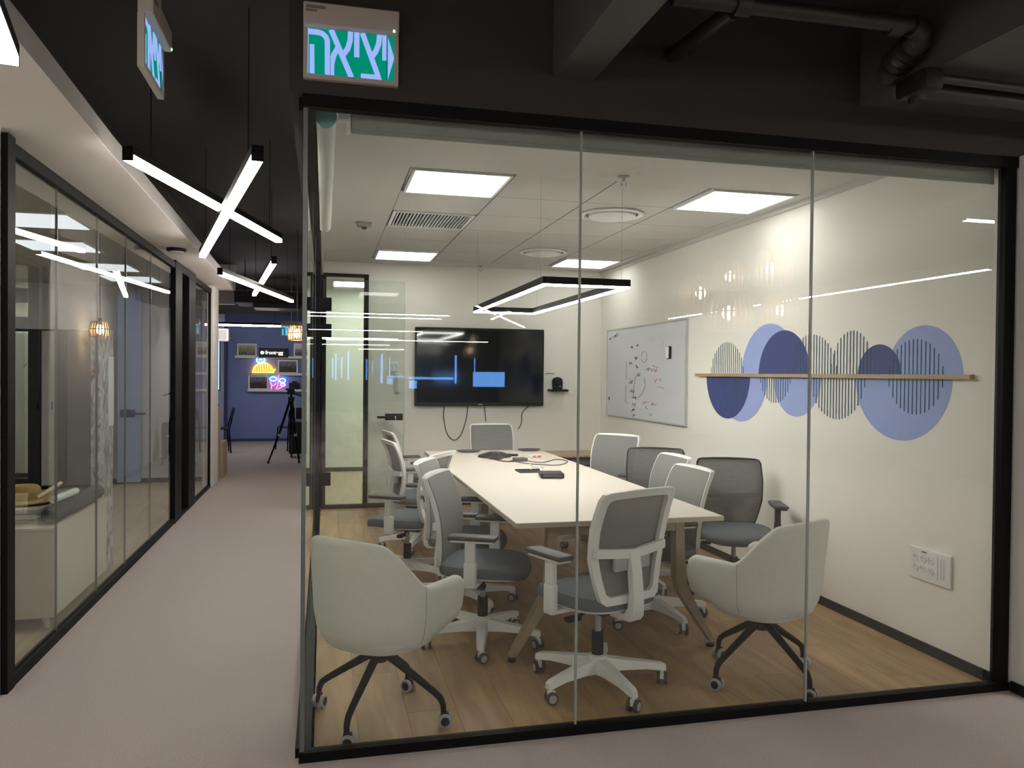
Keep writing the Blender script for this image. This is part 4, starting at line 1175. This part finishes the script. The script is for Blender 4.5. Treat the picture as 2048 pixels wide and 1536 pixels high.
# ================================================================= LEFT ROOM CONTENTS
t = thing('low_cabinet', 'cream low cabinet on legs behind the left glass', 'cabinet', (-1.93, 5.48, 0))
B('cabinet_cream').box(-0.43, 0.43, -0.52, 0.60, 0.075, 0.575).build('body', t); B('cabinet_cream').box(-0.435, 0.435, -0.525, 0.605, 0.577, 0.592).build('top', t)
for sx in (-1, 1):
    for sy in (-0.45, 0.53): B('white_plastic').cyl((sx*0.38, sy, 0.0), (sx*0.36, sy, 0.075), 0.014, 0.02).build('leg', t)
t = thing('magazine_stack', 'stack of worn magazines on the cream cabinet', 'magazines', (-1.78, 5.28, 0.592))
for k, (w, l) in enumerate(((.15, .17), (.145, .175), (.15, .165))):
    B('magazine' if k != 1 else 'white_paper').box(-w, w, -l, l, 0.028*k, 0.028*k+0.026).build('magazine', t)
t = thing('straw_hat', 'brown straw hat lying on the magazines', 'hat', (-1.80, 5.36, 0.676), 0.3)
M_ = Matrix.Scale(1.18, 3, (1, 0, 0))
B('straw').lathe([(0.095, 0.004), (0.093, 0.05), (0.085, 0.098), (0.07, 0.112), (0.03, 0.105), (0.004, 0.10)], (0, 0, 0), 28, M_).build('crown', t, True)
B('straw').lathe([(0.09, 0.0), (0.13, 0.002), (0.165, 0.012), (0.166, 0.016), (0.13, 0.007), (0.09, 0.006)], (0, 0, 0), 28, M_).build('brim', t, True)
B('straw_light').lathe([(0.0955, 0.006), (0.0955, 0.024), (0.094, 0.024), (0.094, 0.006)], (0, 0, 0), 28, M_).build('hat_band', t, True)
for a, b, r, mt, lab in (((-1.64, 5.12, 0.742), (-1.575, 5.34, 0.80), 0.012, 'straw_light', 'thin pale wooden stick leaning by the straw hat'),
                         ((-1.565, 5.16, 0.722), (-1.52, 5.44, 0.735), 0.022, 'white_paper', 'white rolled paper leaning by the straw hat')):
    m = B(mt).tube([a, tuple((Vector(a)+Vector(b))/2), b], r, 10); o = m.build('paper_roll' if mt == 'white_paper' else 'wooden_stick', None, True); tag(o, lab, 'roll' if mt == 'white_paper' else 'stick')
t = thing('bolster_cushion', 'long dark grey bolster cushion along the cabinet edge', 'cushion', (-1.548, 5.56, 0.592))
B('bolster').tube([(0, -0.52, 0.053), (0, -0.50, 0.054), (0, 0, 0.055), (0, 0.46, 0.054), (0, 0.48, 0.053)], [0.032, 0.050, 0.054, 0.050, 0.032], 16).build('cover', t, True)
t = thing('paper_column', 'tall panel wrapped in grey and rust patterned paper behind the left glass', 'panel', (-1.60, 6.36, 0))
B('patterned_paper').rbox(-0.03, 0.03, -0.19, 0.19, 0.0, 1.80, 0.008).build('board', t)
B('white_paper').box(0.031, 0.034, 0.03, 0.185, 1.08, 1.60).build('white_sheet', t)
t = thing('stand_in_lockers', 'made-up dark and grey lockers standing in for reflections in the left glass', 'lockers', (0, 11.0, 0))  # invented lockers; their door tones imitate dark reflections in the left glass
B('locker_dark').box(-5.2, -2.74, -0.15, 0.28, 0.03, 2.0).build('carcass', t)
for x0, x1, mt in ((-3.84, -3.73, 'locker_dark'), (-3.72, -3.43, 'locker_dark'), (-3.42, -3.27, 'locker_light'), (-3.26, -3.14, 'locker_dark'), (-3.13, -2.75, 'locker_mid'), (-4.3, -3.85, 'locker_dark'), (-4.8, -4.31, 'locker_mid'), (-5.2, -4.81, 'locker_dark')):
    d = B(mt).rbox(x0+0.004, x1-0.004, -0.17, -0.15, 0.05, 1.98, 0.004).build('door', t)
    B('black_metal').box(x1-0.03, x1-0.02, -0.185, -0.17, 1.0, 1.1).build('handle', d)
t = thing('door_leaf', 'pale blue door with dark lever handle at the back of the left room', 'door', (0, 11.24, 0))
B('door_blue').rbox(-2.64, -2.36, -0.04, 0.04, 0.02, 2.52, 0.004).build('leaf', t)
m = B('blue_dark'); m.box(-2.60, -2.42, -0.055, -0.04, 0.88, 0.98); m.cyl((-2.44, -0.055, .93), (-2.44, -.11, .93), 0.012); m.box(-2.45, -2.28, -0.12, -0.10, 0.918, 0.942); m.build('lever_handle', t)
t = thing('smoke_detector', 'black round detector under the white soffit', 'detector', (-1.30, 7.58, 2.60))
B('black_plastic').lathe([(0.085, 0.0), (0.085, -0.02), (0.07, -0.03)], (0, 0, 0), 24).build('housing', t, True); B('white_plastic').lathe([(0.066, -0.028), (0.066, -0.038), (0.03, -0.044)], (0, 0, 0), 24).build('cover', t, True)

# ================================================================= CORRIDOR END
YE = 17.60
for x0, x1, z, lab in ((-1.84, -0.2, 1.815, 'top white picture ledge on the blue wall'), (-1.50, -0.2, 1.455, 'middle white picture ledge on the blue wall'), (-1.58, -0.2, 1.105, 'lowest white picture ledge on the blue wall')):
    t = thing('picture_ledge', lab, 'shelf', (0, YE, z), group='white picture ledges on the blue wall')
    B('white_plastic').box(x0, x1, -0.10, 0, -0.035, 0).build('ledge', t); B('white_plastic').box(x0, x1, -0.10, -0.09, 0, 0.015).build('lip', t)
for x0, x1, z, h, mt, lab in ((-1.80, -1.40, 1.815, .275, 'photo_print', 'white framed group photo on the top ledge left'), (-0.64, -0.25, 1.815, .30, 'photo_print_grey', 'white framed grey photo on the top ledge right'),
                              (-0.97, -0.55, 1.455, .30, 'photo_print_dark', 'white framed dusk photo on the middle ledge'), (-1.57, -1.16, 1.105, .31, 'photo_print_dark', 'white framed dark photo on the lowest ledge')):
    t = thing('framed_photo', lab, 'picture', ((x0+x1)/2, YE-0.05, z+0.001), group='framed photos on the blue wall'); a = (x1-x0)/2
    m = B('white_plastic'); f = 0.03
    m.box(-a, a, -0.012, 0.012, 0, f); m.box(-a, a, -0.012, 0.012, h-f, h); m.box(-a, -a+f, -.012, .012, f, h-f); m.box(a-f, a, -.012, .012, f, h-f); m.build('frame', t)
    B(mt).box(-a+f, a-f, -0.004, 0.01, f, h-f).build('photo', t)
t = thing('black_camera', 'small black camera on the lowest ledge right', 'camera', (-0.62, YE-0.05, 1.106))
B('black_plastic').rbox(-.11, .11, -.03, .04, 0.016, .15, .01).build('body', t); B('black_plastic').cyl((0, -.03, .08), (0, -.09, .08), .05).build('lens', t, True); B('black_plastic').rbox(-.05, .05, -.03, .03, .15, .19, .008).build('viewfinder', t)
t = thing('logo_sign', 'black sign with white company lettering on the top ledge', 'sign', (-1.055, YE-0.115, 1.80))
B('black_plastic').rbox(-.30, .30, -.012, .012, 0, .20, .004).build('board', t)
m = B('sign_letters'); m.lathe([(0.0, -.004), (0.028, -.003), (.032, 0), (.03, .003)], (-0.235, -0.014, 0.10), 18, Matrix.Rotation(PI/2, 3, 'X') @ Matrix.Scale(1.2, 3, (0, 1, 0))); m.prism([(-.222, .11), (-.19, .135), (-.185, .10), (-.20, .062)], lambda u, v, w: (u, -.018+w, v), .004); m.build('egg_logo', t)
fc = bpy.data.curves.new('lettering', 'FONT'); fc.body = 'frontegg'; fc.size = 0.108; fc.extrude = 0.002; fc.align_x = 'LEFT'; fc.offset = 0.003
tmp = bpy.data.objects.new('lettering_tmp', fc); COL.objects.link(tmp)
dg = bpy.context.evaluated_depsgraph_get(); me = bpy.data.meshes.new_from_object(tmp.evaluated_get(dg)); bpy.data.objects.remove(tmp)
me.materials.clear(); me.materials.append(MATS['sign_letters'])
o = bpy.data.objects.new('lettering', me); COL.objects.link(o); o.parent = t; o.location = (-0.165, -0.014, 0.07); o.rotation_euler = (PI/2, 0, 0); tag(o, kind=None)
# neon pieces
t = thing('neon_light', 'orange neon dome topped by a blue neon ring on the middle ledge', 'neon light', (-1.27, YE-0.045, 1.456), group='neon lights on the blue wall')
def arc(cx, cz, rx, rz, a0, a1, n=14): return [(cx+rx*math.cos(a0+(a1-a0)*k/n), 0, cz+rz*math.sin(a0+(a1-a0)*k/n)) for k in range(n+1)]
m = B('neon_orange'); m.tube(arc(0, .012, .21, .215, 0, PI), .011, 6); m.tube([(-.21, 0, .012), (.21, 0, .012)], .011, 6); m.tube([(.14, 0, .03), (.22, 0, .05), (.25, 0, .10)], .010, 6)
for k in range(7):
    x = -.16+.05*k; m.tube([(x, 0, .02), (x+.012, 0, .10), (x-.006, 0, .012+.19*math.sqrt(max(.05, 1-(x/.21)**2)))], .008, 6)
m.build('orange_tube', t, True)
m = B('neon_blue'); m.tube(arc(-.05, .29, .085, .06, 0, 2*PI, 18)[:-1], .011, 6, True); m.tube([(-.09, 0, .29), (-.05, 0, .31), (-.01, 0, .285)], .009, 6); m.build('blue_tube', t, True)
t = thing('neon_light', 'red and blue abstract neon loops on the lowest ledge', 'neon light', (-0.96, YE-0.06, 1.106), group='neon lights on the blue wall')
m = B('neon_red'); m.tube([(-.14, 0, .01), (-.13, 0, .10), (-.16, 0, .18)], .009, 6); m.tube([(-.04, 0, .01), (0, 0, .12), (.0, 0, .28), (.02, 0, .32)], .009, 6); m.tube([(0, 0, .02), (.08, 0, .06), (.13, 0, .12), (.06, 0, .11)], .009, 6); m.tube(arc(-.1, .15, .05, .06, PI, 2*PI, 10), .009, 6); m.build('red_tube', t, True)
m = B('neon_blue'); m.tube(arc(-.10, .235, .07, .045, 0, 2*PI, 16)[:-1], .009, 6, True); m.tube(arc(.09, .20, .06, .045, 0, 2*PI, 16)[:-1], .009, 6, True); m.build('blue_tube', t, True)
B('neon_violet').tube(arc(.10, .11, .05, .03, 0, 2*PI, 16)[:-1], .008, 6, True).build('violet_tube', t, True)

def simple_chair(label, loc, rz):
    t = thing('side_chair', label, 'chair', loc, rz, 'black side chairs near the blue wall')
    m = B('black_plastic'); cushion(m, .21, -.21, .21, [(.95, .43), (1, .445), (.95, .46)]); m.build('seat', t, True)
    m = B('black_plastic'); vs = []
    for z, w in ((.60, .17), (.66, .20), (.76, .20), (.82, .16)):
        for x in (-w, -w/2, 0, w/2, w):
            vs.append((x, -.22-(z-.6)*.25-.25*(0.04-x*x), z))
    n = len(vs); vs += [(x, y-.014, z) for x, y, z in vs]; fs = []
    for k in range(3):
        for i in range(4): a = k*5+i; fs += [(a, a+1, a+6, a+5), (n+a, n+a+5, n+a+6, n+a+1)]
    for i in range(4): fs += [(i+1, i, n+i, n+i+1), (15+i, 16+i, n+16+i, n+15+i)]
    for k in range(3): fs += [(k*5, k*5+5, n+k*5+5, n+k*5), (k*5+9, k*5+4, n+k*5+4, n+k*5+9)]
    m.add(vs, fs); m.build('backrest', t, True)
    for sx in (-1, 1):
        B('black_metal').tube([(sx*.17, .16, .44), (sx*.20, .20, 0)], .012, 8).build('leg', t, True)
        B('black_metal').tube([(sx*.17, -.24, .64), (sx*.17, -.19, .44), (sx*.20, -.22, 0)], .012, 8).build('leg', t, True)
    return t
simple_chair('black side chair beside the pale column near the blue wall', (-1.90, 15.25, 0), PI/2+0.2)
simple_chair('black side chair behind the tripod', (-0.62, 15.6, 0), 0.6)
t = thing('camera_tripod', 'black folding tripod standing near the blue wall', 'tripod', (-0.53, 13.55, 0))
m = B('black_metal'); m.cyl((0, 0, 0.45), (0, 0, 1.12), .016); m.build('centre_column', t, True)
for q, R_ in ((3.75, .42), (5.2, .30), (1.2, .34)):
    d = (math.cos(q), math.sin(q)); lg = B('black_metal').tube([(d[0]*.03, d[1]*.03, 1.0), (d[0]*R_*.55, d[1]*R_*.55, .45), (d[0]*R_, d[1]*R_, .02)], [.022, .018, .012], 8).build('leg', t, True)
    B('grey_plastic').cyl((d[0]*R_*.55, d[1]*R_*.55, .43), (d[0]*R_*.52, d[1]*R_*.52, .47), .024, n=10).build('clamp', lg, True); B('black_plastic').cyl((d[0]*R_, d[1]*R_, 0), (d[0]*R_, d[1]*R_, .03), .018, n=10).build('foot', lg, True)
m = B('black_plastic'); m.rbox(-.05, .05, -.05, .05, 1.0, 1.08, .01); m.rbox(-.06, .06, -.05, .05, 1.12, 1.19, .01); m.tube([(0, 0, 1.15), (.16, -.1, 1.10)], .012); m.rbox(-.09, .05, -.04, .04, 1.19, 1.22, .006); m.build('pan_head', t, True)
t = thing('suitcase', 'black upright wheeled suitcase behind the tripod', 'suitcase', (-0.40, 14.3, 0))
B('black_plastic').rbox(-.19, .19, -.13, .13, .06, .62, .03, 3).build('shell', t, True)
m = B('silver'); m.tube([(-.09, .1, .60), (-.09, .1, 1.0), (.09, .1, 1.0), (.09, .1, .60)], .010, 8); m.build('pull_handle', t, True)
for sx in (-1, 1):
    for sy in (-1, 1): B('dark_grey').cyl((sx*.15-.015, sy*.09, .03), (sx*.15+.015, sy*.09, .03), .03, n=12).build('wheel', t, True)
for k in range(4): B('dark_grey').box(-.15+.09*k, -.135+.09*k, -.134, -.13, .10, .58).build('rib', t)
t = thing('wall_speaker', 'white wall speaker left of the blue wall', 'speaker', (-1.91, 16.0, 2.07))
B('white_plastic').rbox(-.115, .115, -.09, .09, 0, .25, .025, 3).build('cabinet', t, True); B('grey_plastic').box(-.09, .09, -.092, -.089, .03, .22).build('grille', t); B('grey_plastic').box(-.02, .02, .05, 1.6, .1, .14).build('bracket', t)
t = thing('wall_screen', 'tall blue lit screen left of the blue wall', 'screen', (-2.10, 15.98, 0))
B('black_plastic').rbox(-.26, .16, -.03, .03, 1.12, 2.10, .006).build('bezel', t); B('screen_blue').box(-.24, .14, -.032, -.029, 1.14, 2.08).build('display', t); B('black_metal').box(-.1, 0, .03, .10, 0, 1.3).build('stand', t); B('black_metal').rbox(-.3, .2, -.2, .2, 0, .03, .006).build('foot_plate', t)
t = thing('wooden_crate', 'tall light wooden planter box at the end of the left wall', 'crate', (-1.50, 11.45, 0))
B('cardboard').rbox(-.10, .10, -.14, .12, 0, .96, .004).build('tall_box', t); B('cardboard').rbox(-.06, .13, .13, .62, 0, .50, .004).build('low_box', t)
m = B('black_plastic')
for k in range(7): m.tube([(-.02+.03*math.cos(k), .02*math.sin(k*2), .95), (.0+.09*math.cos(k*1.7), .06*math.sin(k*2), 1.03+.01*(k % 3))], .008, 6)
m.build('plant_sprigs', t)
t = thing('ceiling_unit', 'dark air conditioning unit hanging before the blue wall', 'air conditioner', (-0.72, 13.0, 2.53))
B('dark_ceiling').rbox(-.62, .6, -.4, .4, 0.02, .20, .01).build('casing', t); B('black_plastic').box(-.35, .35, -.41, .2, -.05, .02).build('vent', t); 
for sx in (-.5, .5): B('black_metal').cyl((sx, 0, .2), (sx, 0, ZD-2.53), .006, n=6).build('hanger', t)
light_bar((-2.25, 15.2), (-0.75, 15.2), 2.33, 'thin straight light bar in front of the blue wall', 'straight light bar at the corridor end', 'bar_bright', 0.052)

# ================================================================= BASKET LAMPS
def basket_lamp(label, group, x, y, z, r=0.20, h=0.30, n=26):
    """z = bulb centre height"""
    t = thing('basket_lamp', label, 'lamp', (x, y, z), 0, group)
    m = B('basket')
    for k in range(n):
        q = 2*PI*k/n; m.tube([(math.cos(q)*r*.80, math.sin(q)*r*.80, h*.5), (math.cos(q)*r, math.sin(q)*r, 0.0), (math.cos(q)*r*.95, math.sin(q)*r*.95, -h*.5)], 0.07*r, 5)
    for zz, rr in ((h*.5, .80), (0.0, 1.0), (-h*.5, .95)): m.tube([(math.cos(2*PI*k/24)*r*rr, math.sin(2*PI*k/24)*r*rr, zz) for k in range(24)], .007, 5, True)
    for q in (0, PI/2): m.tube([(-math.cos(q)*r*.8, -math.sin(q)*r*.8, h*.5), (math.cos(q)*r*.8, math.sin(q)*r*.8, h*.5)], .006, 5)
    m.build('basket_shade', t, True)
    B('bulb').lathe([(0.004, -.06), (.035, -.045), (.048, -.01), (.04, .025), (.02, .05)], (0, 0, 0), 16).build('bulb', t, True)
    B('black_plastic').cyl((0, 0, .05), (0, 0, .13), .02).build('socket', t, True); B('black_plastic').cyl((0, 0, .13), (0, 0, ZD-z), .004, n=6).build('cord', t)
    return t
basket_lamp('wicker basket pendant lamp with bare bulb far down the corridor', 'basket pendant lamp by the corridor end', -0.325, 10.0, 1.975, .11, .17, 22)
GL = 'basket pendant lamps reflected in the front glass'
for (x, y, z), lab in zip(((3.355, -0.40, 2.263), (4.199, -1.40, 2.566), (3.946, -0.20, 2.482), (3.085, 0.60, 1.998), (4.434, -0.80, 2.164)),
                          ('leftmost reflected basket lamp in the front glass', 'second reflected basket lamp from the left, upper row', 'highest reflected basket lamp in the front glass', 'lower small reflected basket lamp below the upper pair', 'rightmost lower reflected basket lamp near the glass joint')):
    basket_lamp(lab, GL, x, y, z, .19, .28)

# ================================================================= HALL BEHIND THE CAMERA (seen as reflections)
GR = 'linear lights reflected in the front glass'
def rbar(p0, p1, z, lab): light_bar(p0, p1, z, lab, GR, 'rear_light', 0.045, ZD, 'linear_light', 0.010)
rbar((-0.30, -8.8), (2.35, -8.8), 2.6, 'topmost thin reflected light line above the television')
rbar((-0.30, -9.75), (2.33, -9.75), 2.6, 'second thin reflected light line above the television')
rbar((-0.40, -14.8), (2.56, -14.8), 2.6, 'thin reflected light line at the top left of the television')
rbar((1.58, -20.8), (5.6, -20.8), 2.6, 'thin reflected light line across the upper television screen')
rbar((6.56, -0.4), (6.56, -8.0), 2.6, 'long slanting reflected light line over the mural')
rbar((2.404, -6.37), (4.604, -11.8), 2.6, 'slanting reflected bar crossing the pendant ring corner')
rbar((3.104, -8.44), (2.996, -6.46), 2.53, 'short reflected bar crossing the slanting one')
rbar((4.34, 1.59), (5.3, 1.59), 2.6, 'short reflected light line at the upper right of the glass')
rbar((8.2, -1.4), (8.2, 2.4), 2.75, 'added unseen linear light filling the foreground from the far right')  # extra bar added off-screen, lights the foreground from the right
w6 = thing('window_6', 'window band with lowered blinds, seen as blue reflections', 'window', (0, -24, 0), kind='structure')
for x0, x1, z0, z1 in ((5.68, 6.95, 0.98, 1.56), (3.18, 3.48, .90, 1.20), (3.18, 4.9, 1.25, 1.34), (0.40, 0.46, 1.2, 2.2), (0.86, .92, 1.2, 2.3), (2.1, 2.18, 1.1, 2.2), (2.42, 2.46, 1.4, 2.1), (4.95, 5.03, 1.1, 2.2), (5.72, 5.76, 1.5, 2.1)):
    B('sky_pane').box(x0, x1, 0.01, 0.02, z0, z1).build('pane', w6)
